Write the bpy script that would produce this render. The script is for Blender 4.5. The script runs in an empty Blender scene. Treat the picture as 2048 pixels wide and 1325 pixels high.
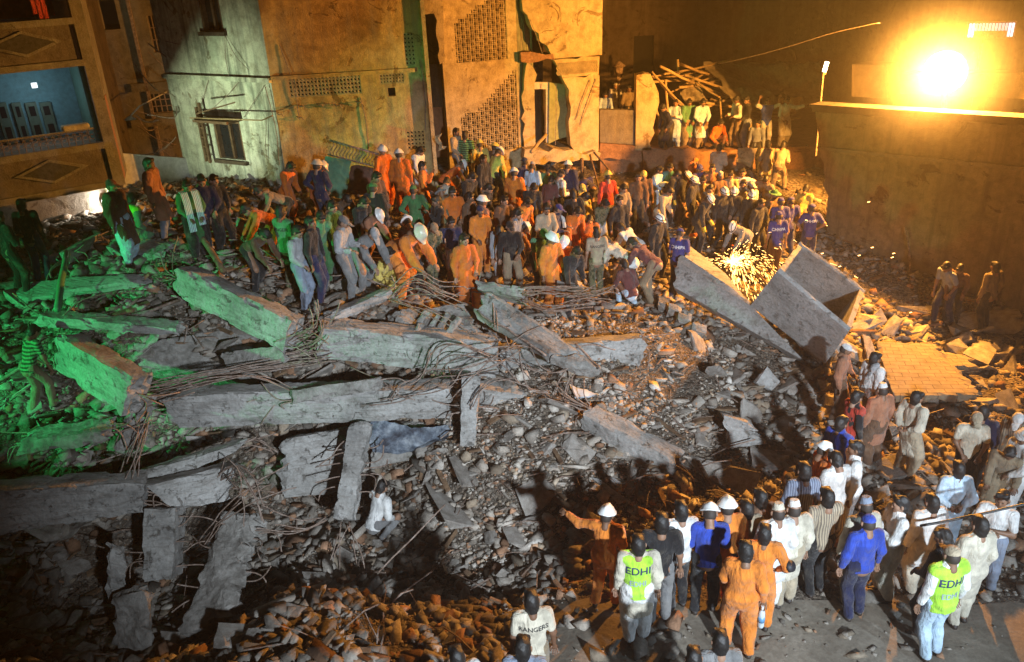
import bpy, bmesh, math, random
import numpy as np
from mathutils import Vector, Matrix, noise
from mathutils.bvhtree import BVHTree
from math import sin, cos, tan, radians, sqrt, pi, atan2
random.seed(11)
scene = bpy.context.scene
COL = scene.collection
# ------------------------------------------------------------------ camera
PIT, ROL, FOC = radians(25), radians(2.7), 1650.0
EYE = Vector((0, 0, 8))
FW = Vector((0, cos(PIT), -sin(PIT)))
RT = Vector((cos(ROL), -sin(ROL)*sin(PIT), -sin(ROL)*cos(PIT)))
UP = Vector((sin(ROL), cos(ROL)*sin(PIT), cos(ROL)*cos(PIT)))
cam_d = bpy.data.cameras.new('camera'); cam = bpy.data.objects.new('camera', cam_d); COL.objects.link(cam)
cam_d.sensor_width = 36; cam_d.lens = 36*FOC/2048; cam_d.clip_start = .05; cam_d.clip_end = 600
cam.matrix_world = Matrix(((RT.x, UP.x, -FW.x, EYE.x), (RT.y, UP.y, -FW.y, EYE.y), (RT.z, UP.z, -FW.z, EYE.z), (0, 0, 0, 1)))
scene.camera = cam
# ------------------------------------------------------------------ night sky, exposure
w = bpy.data.worlds.new('World'); scene.world = w; w.use_nodes = True
bg = w.node_tree.nodes['Background']; bg.inputs[0].default_value = (.62, .45, .3, 1); bg.inputs[1].default_value = .006
vs = scene.view_settings; vs.view_transform = 'Standard'; vs.look = 'None'; vs.exposure = -.18; vs.gamma = 1; vs.use_curve_mapping = False
scene.cycles.use_denoising = True
scene.cycles.volume_bounces = 0; scene.cycles.volume_step_rate = 2; scene.cycles.max_bounces = 5; scene.cycles.diffuse_bounces = 3
scene.cycles.sample_clamp_indirect = 3
def ray(px, py): return FW + RT*((px-1024)/FOC) - UP*((py-662.5)/FOC)
def at(px, py, d):
    r = ray(px, py); return EYE + r*(d/r.y)
def atz(px, py, z):
    r = ray(px, py); return EYE + r*((z-EYE.z)/r.z)
# ------------------------------------------------------------------ floodlights of the place, plus the added balcony fill
def lamp(name, kind, loc, power, col, to=None, size=.1, spot=None, blend=.5):
    d = bpy.data.lights.new(name, kind); d.energy = power; d.color = col
    if kind == 'SPOT': d.spot_size = radians(spot); d.spot_blend = blend
    d.shadow_soft_size = size
    o = bpy.data.objects.new(name, d); COL.objects.link(o); o.location = loc
    if to is not None: o.rotation_euler = (Vector(to)-Vector(loc)).to_track_quat('-Z', 'Y').to_euler()
    return o
SOD = at(1885, 148, 20.45)
lamp('sodium_light', 'POINT', SOD, 20500, (1, .4, .06), size=.12)
wf = lamp('white_floodlight', 'SPOT', (5.5, -6.5, 8.6), 30000, (.78, .89, 1), (1.2, 12.5, .7), .3, 32, .85); wf.scale = (1.65, 1, 1)
lamp('blue_floodlight', 'SPOT', (10.5, 1.5, 3.4), 2400, (.6, .8, 1), (5.3, 9.3, .2), .1, 62, .7)
lamp('green_floodlight', 'SPOT', (-13, 7.5, 4.2), 4600, (.06, 1, .28), (-5.9, 14.8, 2.35), .1, 46, .6)
lamp('balcony_fill', 'POINT', at(70, 190, 18.6), 9, (.85, .95, 1), size=.08)  # added fill to brighten the balcony interior, no known source there
GL = at(214, 404, 19.3)
lamp('doorway_light', 'POINT', GL, 330, (1, .95, .85), size=.1)
lamp('doorway_beam', 'SPOT', GL+Vector((.1, -.1, .0)), 2100, (.85, 1, .66), at(415, 200, 23.8), .1, 76, .9)
# ------------------------------------------------------------------ helpers
def link(o, parent=None):
    COL.objects.link(o)
    if parent is not None: o.parent = parent
    return o
def tag(o, label=None, cat=None, group=None, kind=None):
    if label: o['label'] = label
    if cat: o['category'] = cat
    if group: o['group'] = group
    if kind: o['kind'] = kind
    return o
def mesh(name, V, F, m, parent=None, smooth=False, lc=None, mi=None):
    me = bpy.data.meshes.new(name); me.from_pydata([tuple(v) for v in V], [], [tuple(f) for f in F])
    for x in (m if isinstance(m, (list, tuple)) else [m]): me.materials.append(x)
    if smooth: me.polygons.foreach_set('use_smooth', [True]*len(me.polygons))
    if mi is not None: me.polygons.foreach_set('material_index', mi)
    if lc is not None:
        a = me.attributes.new('lc', 'FLOAT_VECTOR', 'POINT'); a.data.foreach_set('vector', np.array(lc, dtype=np.float32).ravel())
    me.update()
    return link(bpy.data.objects.new(name, me), parent)
def empty(name, loc=(0, 0, 0)):
    o = bpy.data.objects.new(name, None); o.empty_display_size = .2; COL.objects.link(o); o.location = loc; return o
class MB:
    def __init__(s): s.V = []; s.F = []
    def hexa(s, c):  # 8 corners: bottom 4 ccw, top 4 ccw
        n = len(s.V); s.V += [tuple(p) for p in c]
        s.F += [(n+3, n+2, n+1, n), (n+4, n+5, n+6, n+7), (n, n+1, n+5, n+4), (n+1, n+2, n+6, n+5), (n+2, n+3, n+7, n+6), (n+3, n, n+4, n+7)]
    def tube(s, pts, r, n=6, r2=None):
        pts = [Vector(p) for p in pts]; b = len(s.V); L = len(pts)
        t0 = (pts[1]-pts[0]).normalized(); a = t0.orthogonal().normalized()
        for i, p in enumerate(pts):
            t = (pts[min(i+1, L-1)]-pts[max(i-1, 0)])
            t = t.normalized() if t.length > 1e-6 else t0
            a = (a-t*a.dot(t)); a = a.normalized() if a.length > 1e-5 else t.orthogonal().normalized()
            c = t.cross(a); rr = r if r2 is None else r+(r2-r)*i/(L-1)
            for k in range(n):
                q = 2*pi*k/n; s.V.append(tuple(p+a*(rr*cos(q))+c*(rr*sin(q))))
        for i in range(L-1):
            for k in range(n):
                k2 = (k+1) % n; s.F.append((b+i*n+k, b+i*n+k2, b+(i+1)*n+k2, b+(i+1)*n+k))
        s.F.append(tuple(b+k for k in range(n))[::-1]); s.F.append(tuple(b+(L-1)*n+k for k in range(n)))
    def build(s, name, m, parent=None, smooth=False): return mesh(name, s.V, s.F, m, parent, smooth)
def wav(pts, amp=.03, k=4, seed=0):
    """smooth a polyline and make it waver"""
    pts = [Vector(p) for p in pts]; out = []; n = len(pts)
    for i in range(n-1):
        p0 = pts[max(i-1, 0)]; p1 = pts[i]; p2 = pts[i+1]; p3 = pts[min(i+2, n-1)]
        for j in range(k):
            t = j/k
            v = .5*((2*p1)+(p2-p0)*t+(2*p0-5*p1+4*p2-p3)*t*t+(3*p1-p0-3*p2+p3)*t*t*t)
            out.append(v+noise.noise_vector(v*2.3+Vector((seed*3.1, 0, 0)))*amp)
    out.append(pts[-1]); return out
# ------------------------------------------------------------------ materials
MC = {}
def nt(name):
    m = bpy.data.materials.new(name); m.use_nodes = True; t = m.node_tree; b = t.nodes['Principled BSDF']; return m, t, b
def N(t, kind, **kw):
    n = t.nodes.new(kind)
    for k, v in kw.items():
        if isinstance(v, (int, float, tuple)) and k in [i.name for i in n.inputs]: n.inputs[k].default_value = v
        else: setattr(n, k, v)
    return n
def ramp(t, fac, stops):
    r = t.nodes.new('ShaderNodeValToRGB'); t.links.new(fac, r.inputs[0]); e = r.color_ramp.elements
    while len(e) < len(stops): e.new(.5)
    for i, (p, c) in enumerate(stops): e[i].position = p; e[i].color = (*c, 1) if len(c) == 3 else c
    return r.outputs[0]
def noi(t, vec, scale, det=6, rough=.6, dist=0):
    n = N(t, 'ShaderNodeTexNoise'); n.inputs['Scale'].default_value = scale; n.inputs['Detail'].default_value = det
    n.inputs['Roughness'].default_value = rough; n.inputs['Distortion'].default_value = dist
    if vec is not None: t.links.new(vec, n.inputs['Vector'])
    return n.outputs['Fac']
def mapping(t, vec, s):
    n = N(t, 'ShaderNodeMapping'); n.inputs['Scale'].default_value = s; t.links.new(vec, n.inputs['Vector']); return n.outputs[0]
def mixc(t, fac, a, b, mode='MIX'):
    n = t.nodes.new('ShaderNodeMix'); n.data_type = 'RGBA'; n.blend_type = mode
    for i, x in ((0, fac), (6, a), (7, b)):
        if hasattr(x, 'is_linked'): t.links.new(x, n.inputs[i])
        else: n.inputs[i].default_value = x if i == 0 else (*x, 1)
    return n.outputs[2]
def bump(t, b, h, strength, dist):
    n = N(t, 'ShaderNodeBump'); n.inputs['Strength'].default_value = strength; n.inputs['Distance'].default_value = dist
    t.links.new(h, n.inputs['Height']); t.links.new(n.outputs[0], b.inputs['Normal'])
def objc(t): return N(t, 'ShaderNodeTexCoord').outputs['Object']
def concrete(name, c0, c1, c2, board=True):
    m, t, b = nt(name)
    a = N(t, 'ShaderNodeAttribute', attribute_name='lc').outputs['Vector'] if board else objc(t)
    o = objc(t)
    big = noi(t, o, 1.3, 8, .62, .4); fine = noi(t, o, 22, 8, .7)
    col = ramp(t, big, [(.3, c0), (.5, c1), (.72, c2)])
    strk = noi(t, mapping(t, a, (.8, 3.5, 3.5)), 2.0, 9, .72, .6)
    col = mixc(t, .7, col, ramp(t, strk, [(.36, (.5, .47, .44)), (.5, (1, 1, 1))]), 'MULTIPLY')
    spl = ramp(t, noi(t, o, 5.5, 9, .75, .8), [(.57, (0, 0, 0)), (.66, (1, 1, 1))]); col = mixc(t, spl, col, mixc(t, 1, col, (.62, .57, .5), 'MULTIPLY'))
    col = mixc(t, .55, col, ramp(t, fine, [(.3, (.35, .33, .3)), (.6, (1, 1, 1))]), 'MULTIPLY')
    h = N(t, 'ShaderNodeMath', operation='ADD'); t.links.new(fine, h.inputs[0])
    if board:
        sp = N(t, 'ShaderNodeSeparateXYZ'); t.links.new(a, sp.inputs[0])
        nn = N(t, 'ShaderNodeMath', operation='MULTIPLY'); t.links.new(sp.outputs[1], nn.inputs[0]); nn.inputs[1].default_value = 7.5
        fr = N(t, 'ShaderNodeMath', operation='FRACT'); t.links.new(nn.outputs[0], fr.inputs[0])
        ln = ramp(t, fr.outputs[0], [(0, (.25, .25, .25)), (.07, (1, 1, 1)), (1, (1, 1, 1))])
        wear = ramp(t, noi(t, o, 3, 3), [(.42, (0, 0, 0)), (.55, (1, 1, 1))])
        ln2 = mixc(t, wear, (1, 1, 1), ln); col = mixc(t, .4, col, ln2, 'MULTIPLY')
        hb = N(t, 'ShaderNodeMath', operation='MULTIPLY'); t.links.new(ln2, hb.inputs[0]); hb.inputs[1].default_value = .35; t.links.new(hb.outputs[0], h.inputs[1])
    else: h.inputs[1].default_value = 0
    # old cracks
    vo = N(t, 'ShaderNodeTexVoronoi', feature='DISTANCE_TO_EDGE'); vo.inputs['Scale'].default_value = 1.1
    wv = N(t, 'ShaderNodeVectorMath', operation='ADD'); nx = N(t, 'ShaderNodeTexNoise'); nx.inputs['Scale'].default_value = 2.5; nx.inputs['Detail'].default_value = 6
    t.links.new(o, nx.inputs['Vector']); t.links.new(o, wv.inputs[0]); t.links.new(nx.outputs['Color'], wv.inputs[1]); t.links.new(wv.outputs[0], vo.inputs['Vector'])
    cr = ramp(t, vo.outputs['Distance'], [(0, (.15, .13, .12)), (.012, (1, 1, 1))])
    crm = ramp(t, noi(t, o, .7, 2), [(.62, (0, 0, 0)), (.68, (.8, .8, .8))])
    col = mixc(t, crm, col, mixc(t, 1, col, cr, 'MULTIPLY'))
    t.links.new(col, b.inputs['Base Color']); b.inputs['Roughness'].default_value = .93
    h3 = N(t, 'ShaderNodeMath', operation='SUBTRACT'); t.links.new(h.outputs[0], h3.inputs[0]); t.links.new(spl, h3.inputs[1]); bump(t, b, h3.outputs[0], .9, .02); return m
def plaster(name, c0, c1, c2, dirt=(.25, .2, .13), dirtamt=.7, brick=None, scale=.5):
    m, t, b = nt(name); o = objc(t)
    big = noi(t, o, scale, 10, .62, .8); fine = noi(t, o, 30, 8, .7); mid = noi(t, o, 3.5, 8, .68)
    col = ramp(t, big, [(.36, c0), (.46, c1), (.53, c1), (.64, c2)])
    col = mixc(t, .75, col, ramp(t, mid, [(.33, (.42, .38, .33)), (.56, (1, 1, 1))]), 'MULTIPLY')
    drip = noi(t, mapping(t, o, (2.6, 2.6, .22)), 1.6, 7, .66)
    dr = ramp(t, drip, [(.47, (0, 0, 0)), (.68, (dirtamt,)*3)])
    col = mixc(t, dr, col, dirt)
    # patches where the render has come away
    pv = ramp(t, noi(t, o, 1.05, 8, .7, 1.2), [(.605, (0, 0, 0)), (.62, (1, 1, 1))])
    col = mixc(t, pv, col, mixc(t, 1, col, (.52, .46, .38), 'MULTIPLY'))
    col = mixc(t, .45, col, ramp(t, fine, [(.3, (.45, .42, .4)), (.6, (1, 1, 1))]), 'MULTIPLY')
    vo = N(t, 'ShaderNodeTexVoronoi', feature='DISTANCE_TO_EDGE'); vo.inputs['Scale'].default_value = .45
    nx = N(t, 'ShaderNodeTexNoise'); nx.inputs['Scale'].default_value = 1.4; nx.inputs['Detail'].default_value = 8
    wv = N(t, 'ShaderNodeVectorMath', operation='ADD'); t.links.new(o, nx.inputs['Vector']); t.links.new(o, wv.inputs[0]); t.links.new(nx.outputs['Color'], wv.inputs[1]); t.links.new(wv.outputs[0], vo.inputs['Vector'])
    crk = ramp(t, noi(t, o, .5, 2), [(.56, (0, 0, 0)), (.62, (.7, .7, .7))]); col = mixc(t, crk, col, mixc(t, 1, col, ramp(t, vo.outputs['Distance'], [(0, (.35, .3, .25)), (.004, (1, 1, 1))]), 'MULTIPLY'))
    t.links.new(col, b.inputs['Base Color']); b.inputs['Roughness'].default_value = .95
    h = N(t, 'ShaderNodeMath', operation='MULTIPLY_ADD'); t.links.new(mid, h.inputs[0]); h.inputs[1].default_value = 2.2; t.links.new(fine, h.inputs[2])
    h2 = N(t, 'ShaderNodeMath', operation='SUBTRACT'); t.links.new(h.outputs[0], h2.inputs[0]); t.links.new(pv, h2.inputs[1])
    bump(t, b, h2.outputs[0], .6, .03); return m
def rough(name, stops, sc=3, fs=20, r=.95, bs=.8, bd=.03, rnd=False, spec=.3):
    m, t, b = nt(name); o = objc(t)
    col = ramp(t, noi(t, o, sc, 8, .65, .3), stops); fine = noi(t, o, fs, 8, .72)
    col = mixc(t, .6, col, ramp(t, fine, [(.3, (.4, .38, .36)), (.6, (1, 1, 1))]), 'MULTIPLY')
    if rnd:
        a = N(t, 'ShaderNodeAttribute', attribute_name='rc').outputs['Color']; col = mixc(t, 1, col, a, 'MULTIPLY')
    t.links.new(col, b.inputs['Base Color']); b.inputs['Roughness'].default_value = r; b.inputs['Specular IOR Level'].default_value = spec
    bump(t, b, fine, bs, bd); return m
def cloth(c, kind=''):
    k = ('cloth', c, kind)
    if k in MC: return MC[k]
    m, t, b = nt('cloth'); o = objc(t); ns = noi(t, o, 6, 5, .6)
    d = tuple(x*.62 for x in c)
    if kind == 'camo':
        col = ramp(t, noi(t, o, 9, 3, .5), [(.38, (.03, .04, .02)), (.42, (.12, .12, .06)), (.52, (.2, .17, .1)), (.56, (.05, .07, .03))])
        t.nodes[-1].color_ramp.interpolation = 'CONSTANT'
    elif kind == 'stripe':
        wv = N(t, 'ShaderNodeTexWave', bands_direction='Z'); wv.inputs['Scale'].default_value = 5; wv.inputs['Distortion'].default_value = .6; t.links.new(o, wv.inputs['Vector'])
        col = mixc(t, 1, ramp(t, wv.outputs['Fac'], [(.45, (.18, .18, .16)), (.55, (1, 1, 1))]), c, 'MULTIPLY')
    elif kind == 'vstripe':
        wv = N(t, 'ShaderNodeTexWave', bands_direction='X'); wv.inputs['Scale'].default_value = 9; wv.inputs['Distortion'].default_value = .3; t.links.new(o, wv.inputs['Vector'])
        col = mixc(t, 1, ramp(t, wv.outputs['Fac'], [(.4, (.45, .45, .5)), (.6, (1, 1, 1))]), c, 'MULTIPLY')
    else: col = ramp(t, ns, [(.32, d), (.6, c)])
    dust = ramp(t, noi(t, o, 3.2, 6, .7), [(.5, (0, 0, 0)), (.75, (.35, .35, .35))])
    col = mixc(t, dust, col, (.3, .26, .2))
    t.links.new(col, b.inputs['Base Color']); b.inputs['Roughness'].default_value = .9; b.inputs['Specular IOR Level'].default_value = .2
    if 'Sheen Weight' in b.inputs: b.inputs['Sheen Weight'].default_value = .15
    bump(t, b, noi(t, mapping(t, o, (1, 1, .4)), 9, 6, .6, 1.6), .9, .05); MC[k] = m; return m
def plain(name, c, r=.6, metal=0, emit=None, es=1, var=.35):
    k = (name, c, r, metal, emit, es)
    if k in MC: return MC[k]
    m, t, b = nt(name); o = objc(t)
    col = ramp(t, noi(t, o, 9, 6, .65), [(.3, tuple(x*(1-var) for x in c)), (.65, c)])
    t.links.new(col, b.inputs['Base Color']); b.inputs['Roughness'].default_value = r; b.inputs['Metallic'].default_value = metal
    if emit: b.inputs['Emission Color'].default_value = (*emit, 1); b.inputs['Emission Strength'].default_value = es
    MC[k] = m; return m
def gravel(name, stops, *_, **k):
    m, t, b = nt(name); o = objc(t); big = noi(t, o, 1.6, 8, .65, .3); fine = noi(t, o, 40, 6, .7)
    vo = N(t, 'ShaderNodeTexVoronoi'); vo.inputs['Scale'].default_value = 16; t.links.new(o, vo.inputs['Vector'])
    v2 = N(t, 'ShaderNodeTexVoronoi'); v2.inputs['Scale'].default_value = 38; t.links.new(o, v2.inputs['Vector'])
    col = mixc(t, .8, ramp(t, big, stops), ramp(t, vo.outputs['Color'], [(.2, (.35, .33, .3)), (.8, (1.5, 1.45, 1.4))]), 'MULTIPLY')
    col = mixc(t, .5, col, ramp(t, v2.outputs['Distance'], [(.0, (1.2, 1.2, 1.2)), (.6, (.25, .23, .2))]), 'MULTIPLY')
    t.links.new(col, b.inputs['Base Color']); b.inputs['Roughness'].default_value = .97
    h = N(t, 'ShaderNodeMath', operation='MULTIPLY_ADD'); t.links.new(v2.outputs['Distance'], h.inputs[0]); h.inputs[1].default_value = -.6; t.links.new(fine, h.inputs[2])
    h2 = N(t, 'ShaderNodeMath', operation='MULTIPLY_ADD'); t.links.new(vo.outputs['Distance'], h2.inputs[0]); h2.inputs[1].default_value = -1.6; t.links.new(h.outputs[0], h2.inputs[2])
    bump(t, b, h2.outputs[0], 1, .05); return m
M_CON = concrete('board_marked_concrete', (.17, .165, .155), (.33, .32, .3), (.46, .45, .43))
M_CON2 = concrete('smooth_concrete', (.25, .245, .235), (.33, .325, .31), (.4, .39, .375), False)
M_CONR = rough('broken_concrete', [(.3, (.13, .12, .105)), (.5, (.3, .285, .26)), (.7, (.42, .4, .37))], 4, 16, bs=1, bd=.05)
M_OCH = plaster('ochre_plaster', (.33, .19, .055), (.6, .4, .14), (.68, .52, .27))
M_CREAM = plaster('cream_plaster', (.45, .35, .18), (.55, .44, .26), (.6, .5, .33), dirtamt=.3)
M_GRNP = plaster('pale_green_plaster', (.5, .58, .45), (.68, .73, .58), (.78, .8, .66), (.1, .12, .1), .85)
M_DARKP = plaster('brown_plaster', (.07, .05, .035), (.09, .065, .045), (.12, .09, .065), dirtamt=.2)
M_BEIGE = plaster('beige_plaster', (.15, .135, .11), (.2, .18, .15), (.26, .235, .2), dirtamt=.5)
M_WALLF = plaster('boundary_plaster', (.15, .115, .08), (.23, .19, .13), (.3, .26, .19), (.1, .08, .055), .8)
M_FRAME = plaster('painted_frame', (.22, .22, .18), (.3, .3, .26), (.36, .36, .31), dirtamt=.6)
M_DIAM = rough('terrazzo_panel', [(.3, (.05, .05, .045)), (.7, (.13, .13, .12))], 12, 60, bs=.3)
M_BLUEW = plain('blue_wall_paint', (.16, .42, .52), .7)
M_ORW = plain('orange_wall_paint', (.55, .18, .05), .7)
M_BRNW = plain('brown_wall_paint', (.3, .13, .06), .75)
M_DARK = plain('interior_shade', (.025, .02, .017), .95)  # near-black colour standing for the shade behind openings
M_WOOD = rough('weathered_wood', [(.3, (.09, .05, .03)), (.7, (.26, .17, .1))], 5, 25, bs=.5)
M_BAMB = rough('bamboo', [(.3, (.3, .2, .1)), (.7, (.5, .38, .22))], 4, 20, bs=.3)
M_IRON = rough('rusty_steel', [(.3, (.1, .06, .045)), (.5, (.24, .17, .13)), (.7, (.4, .33, .29))], 14, 50, .7, .4, .005, spec=.5)
M_GREENP = plain('green_painted_sheet', (.09, .25, .15), .6)
M_GLASS = plain('window_glass', (.02, .025, .03), .15)
M_RUB = rough('rubble_stone', [(.3, (.2, .175, .15)), (.5, (.33, .3, .265)), (.7, (.47, .44, .4))], 2.5, 26, bs=.9, bd=.02, rnd=True)
M_DIRT = rough('packed_dirt', [(.3, (.16, .135, .105)), (.5, (.22, .19, .15)), (.7, (.3, .265, .215))], 2.2, 14, bs=.5, bd=.025)
M_SOIL = gravel('rubble_soil', [(.3, (.12, .095, .07)), (.5, (.23, .19, .15)), (.7, (.34, .3, .25))], 1.6, 9, bs=1, bd=.12)
M_BRICK = rough('brick_core', [(.3, (.2, .11, .07)), (.6, (.36, .2, .12))], 6, 20, bs=.8, bd=.03)
M_TARP = rough('dusty_tarpaulin', [(.3, (.12, .1, .08)), (.5, (.3, .26, .2)), (.7, (.42, .37, .28))], 1.8, 10, bs=.9, bd=.06)
M_PLAS = rough('blue_plastic_sheeting', [(.38, (.04, .045, .06)), (.5, (.13, .16, .2)), (.64, (.34, .38, .42))], 4, 12, .35, .9, .05)
# ------------------------------------------------------------------ ground heightfield
CT = """-40 560 2.5;60 556 2.4;150 600 2.5;230 555 2.9;320 510 2.9;405 550 2.75;470 500 2.6;560 600 2.45;640 620 2.2;680 612 2.05;585 480 2.3;640 480 2.25;270 490 2.9
110 850 1.4;40 800 1.2;110 700 1.6;250 690 1.4;400 700 1.2;500 700 1.3;590 720 1.2;300 830 .6;200 930 -.2;40 930 0
800 425 1.85;815 375 1.8;915 372 1.7;700 440 2.0;800 600 1.55;880 600 1.3;960 575 1.15;1022 450 1.1;900 480 1.6;1180 590 .6;1290 602 .5;1340 590 .35;1310 458 .7;1283 450 .5;1385 470 .5;1605 530 .1;1500 520 .3;1140 400 1.1;1060 580 .95;1450 360 .9;1200 360 .9;1550 360 1;1620 470 .3
700 700 1.3;850 720 1.15;1000 700 1.1;1200 700 1.0;1300 680 .85;1400 640 .5;1450 720 .2;700 850 .1;900 860 .3;1100 850 .45;1200 800 .5;1350 780 .3;1000 950 .15;1150 950 0;1300 1000 -.3;1450 920 -.3;1550 800 -.3;1600 700 -.2;800 980 -1.1;700 960 -1.0;600 950 -.7
1750 620 -.4;1870 650 -.6;1665 805 -.5;1820 955 -.7;1945 1005 -.8;1690 1065 -.6;1765 1212 -.25;1995 1155 -.7;2100 800 -.7;2100 1300 -.3;1850 1300 -.3
1210 1225 -.1;1250 1285 -.1;1450 1250 -.15;1600 1300 -.1;1475 1290 -.1;1100 1100 -.7;1040 1200 -.9;1010 1310 -.3;900 1150 -1.5;780 1120 -1.5;1000 1080 -1.1;660 1080 -.9;560 1200 -.2;650 1310 .1;780 1320 0;900 1320 -.1;620 1340 .2;850 1350 .1
500 1000 -.9;400 1100 -1.4;200 1150 -1.4;60 1100 -1.1;200 1330 -.9;450 1300 -1.0;0 1330 -.6;-100 1000 -.3;-150 700 2.2"""
PTS = []
for tok in CT.replace('\n', ';').split(';'):
    a, b_, c = map(float, tok.split()); p = atz(a, b_, c); PTS.append((p.x, p.y, c))
for x, y, z in [(-16, 24, 2), (-9, 26, 2), (-3, 27, 1.7), (3, 28, 1.1), (8, 30, 1), (14, 30, .5), (17, 20, -.6), (15, 12, -.7), (12, 5, -.5), (5, 3.5, -.2), (0, 3.5, -.6), (-6, 3.5, 0), (-12, 6, 1), (-16, 14, 2.3)]:
    PTS.append((x, y, z))
PA = np.array(PTS); n_ = len(PA)
_D = np.sqrt(((PA[:, None, :2]-PA[None, :, :2])**2).sum(-1)+.05)
_W = np.linalg.solve(_D+np.eye(n_)*-.15, PA[:, 2]-.5)
X0, X1, Y0, Y1, GS = -17, 18, 2.5, 34, .16
gx = np.arange(X0, X1+.01, GS); gy = np.arange(Y0, Y1+.01, GS)
GX, GY = np.meshgrid(gx, gy, indexing='ij')
HZ = np.zeros_like(GX)+.5
for i in range(n_): HZ += _W[i]*np.sqrt((GX-PA[i, 0])**2+(GY-PA[i, 1])**2+.05)
HZ = np.clip(HZ, -2.4, 3.3)
rg = np.random.RandomState(5)
def vnoise(x, y, z, seed, octs=3, base=1.0):
    r = np.random.RandomState(seed); out = 0; amp = 1; f = base
    for o in range(octs):
        for k in range(3):
            d = r.normal(size=3); d /= np.linalg.norm(d)
            out = out+amp*np.sin((x*d[0]+y*d[1]+z*d[2])*f+r.rand()*6.28+np.sin((x*d[1]-y*d[2]+z*d[0])*f*.7+r.rand()*6)*1.3)
        amp *= .55; f *= 2.1
    return out/4
HZ += .07*vnoise(GX, GY, GX*0, 3, 4, 2.2)
def gh(x, y):
    i = min(max((x-X0)/GS, 0), len(gx)-1.001); j = min(max((y-Y0)/GS, 0), len(gy)-1.001)
    a = int(i); b = int(j); u = i-a; v = j-b
    return float(HZ[a, b]*(1-u)*(1-v)+HZ[a+1, b]*u*(1-v)+HZ[a, b+1]*(1-u)*v+HZ[a+1, b+1]*u*v)
TERR = (3.2, 15.0, 27.2, 34.0, 1.55)
def gnd(x, y):
    if TERR[0] < x < TERR[1] and TERR[2] < y < TERR[3]: return TERR[4]
    return gh(x, y)
def hit(px, py, off=(0, 0, 0), dmin=5):
    """point of the ground (plus off) seen at this pixel"""
    r = ray(px, py); d = dmin
    while d < 40:
        p = EYE+r*(d/r.y)
        if p.z-off[2] <= gnd(p.x-off[0], p.y-off[1]): break
        d += .05
    return Vector((p.x-off[0], p.y-off[1], gnd(p.x-off[0], p.y-off[1])))
# ================================================================== THE SETTING
nx_, ny_ = GX.shape
GV = [(float(GX[i, j]), float(GY[i, j]), float(HZ[i, j])) for i in range(nx_) for j in range(ny_)]
GF = [(i*ny_+j, (i+1)*ny_+j, (i+1)*ny_+j+1, i*ny_+j+1) for i in range(nx_-1) for j in range(ny_-1)]
def pj(x, y, z):
    v = Vector((x, y, z))-EYE; k = v.dot(FW); return 1024+FOC*v.dot(RT)/k, 662.5-FOC*v.dot(UP)/k
GM = []
for f in GF:
    x_, y_, z_ = GV[f[0]]; GM.append(0)
    if y_ < 11 and x_ > -1.5:
        qx, qy = pj(x_, y_, z_); e_ = 30*noise.noise(Vector((x_*1.3, y_*1.3, 0)))
        if qx > 1075+e_ and qy > 1190+.04*(qx-1150)+e_ : GM[-1] = 1
tag(mesh('rubble_ground', GV, GF, [M_SOIL, M_DIRT], smooth=True, mi=GM), kind='structure')
tag(mesh('ground', [(-118, -18, -2.8), (118, -18, -2.8), (118, 178, -2.8), (-118, 178, -2.8)], [(0, 1, 2, 3)], M_SOIL), kind='structure')
class Plane:
    """a vertical wall plane through two pixel columns at given distances"""
    def __init__(s, a, da, b, db, row=300):
        A = at(a, row, da); B = at(b, row, db); s.o = Vector((A.x, A.y, 0)); s.u = Vector((B.x-A.x, B.y-A.y, 0)).normalized()
        s.n = Vector((s.u.y, -s.u.x, 0))  # towards the camera
    def uv(s, px, py):
        r = ray(px, py); k = (s.o-EYE).dot(s.n)/r.dot(s.n); p = EYE+r*k; return ((p-s.o).dot(s.u), p.z)
    def P(s, u, z, off=0): return s.o+s.u*u+s.n*off+Vector((0, 0, z))
    def box(s, mb, u0, u1, z0, z1, a, b):
        """a..b: distance off the plane, + towards the camera"""
        mb.hexa([s.P(u0, z0, b), s.P(u1, z0, b), s.P(u1, z0, a), s.P(u0, z0, a), s.P(u0, z1, b), s.P(u1, z1, b), s.P(u1, z1, a), s.P(u0, z1, a)])
    def prism(s, mb, pts, a, b):
        """polygon (u,z) extruded a..b"""
        n = len(mb.V); k = len(pts); mb.V += [tuple(s.P(u, z, b)) for u, z in pts]+[tuple(s.P(u, z, a)) for u, z in pts]
        mb.F.append(tuple(n+i for i in range(k))); mb.F.append(tuple(n+k+i for i in range(k))[::-1])
        for i in range(k): j = (i+1) % k; mb.F.append((n+j, n+i, n+k+i, n+k+j))
    def wall(s, mb, u0, u1, z0, z1, holes, a, b, skip=None):
        us = sorted({u0, u1, *[min(max(h[i], u0), u1) for h in holes for i in (0, 1)]}); zs = sorted({z0, z1, *[min(max(h[i], z0), z1) for h in holes for i in (2, 3)]})
        for i in range(len(us)-1):
            run = None
            for j in range(len(zs)-1):
                cu, cz = (us[i]+us[i+1])/2, (zs[j]+zs[j+1])/2
                solid = not any(h[0] < cu < h[1] and h[2] < cz < h[3] for h in holes)
                if solid and run is None: run = zs[j]
                if (not solid) and run is not None: s.box(mb, us[i], us[i+1], run, zs[j], a, b); run = None
            if run is not None: s.box(mb, us[i], us[i+1], run, zs[-1], a, b)
def rect(pl, x0, y0, x1, y1):
    a = pl.uv(x0, y0); b = pl.uv(x1, y0); c = pl.uv(x1, y1); d = pl.uv(x0, y1)
    return (a[0]+d[0])/2, (b[0]+c[0])/2, (c[1]+d[1])/2, (a[1]+b[1])/2
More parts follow.
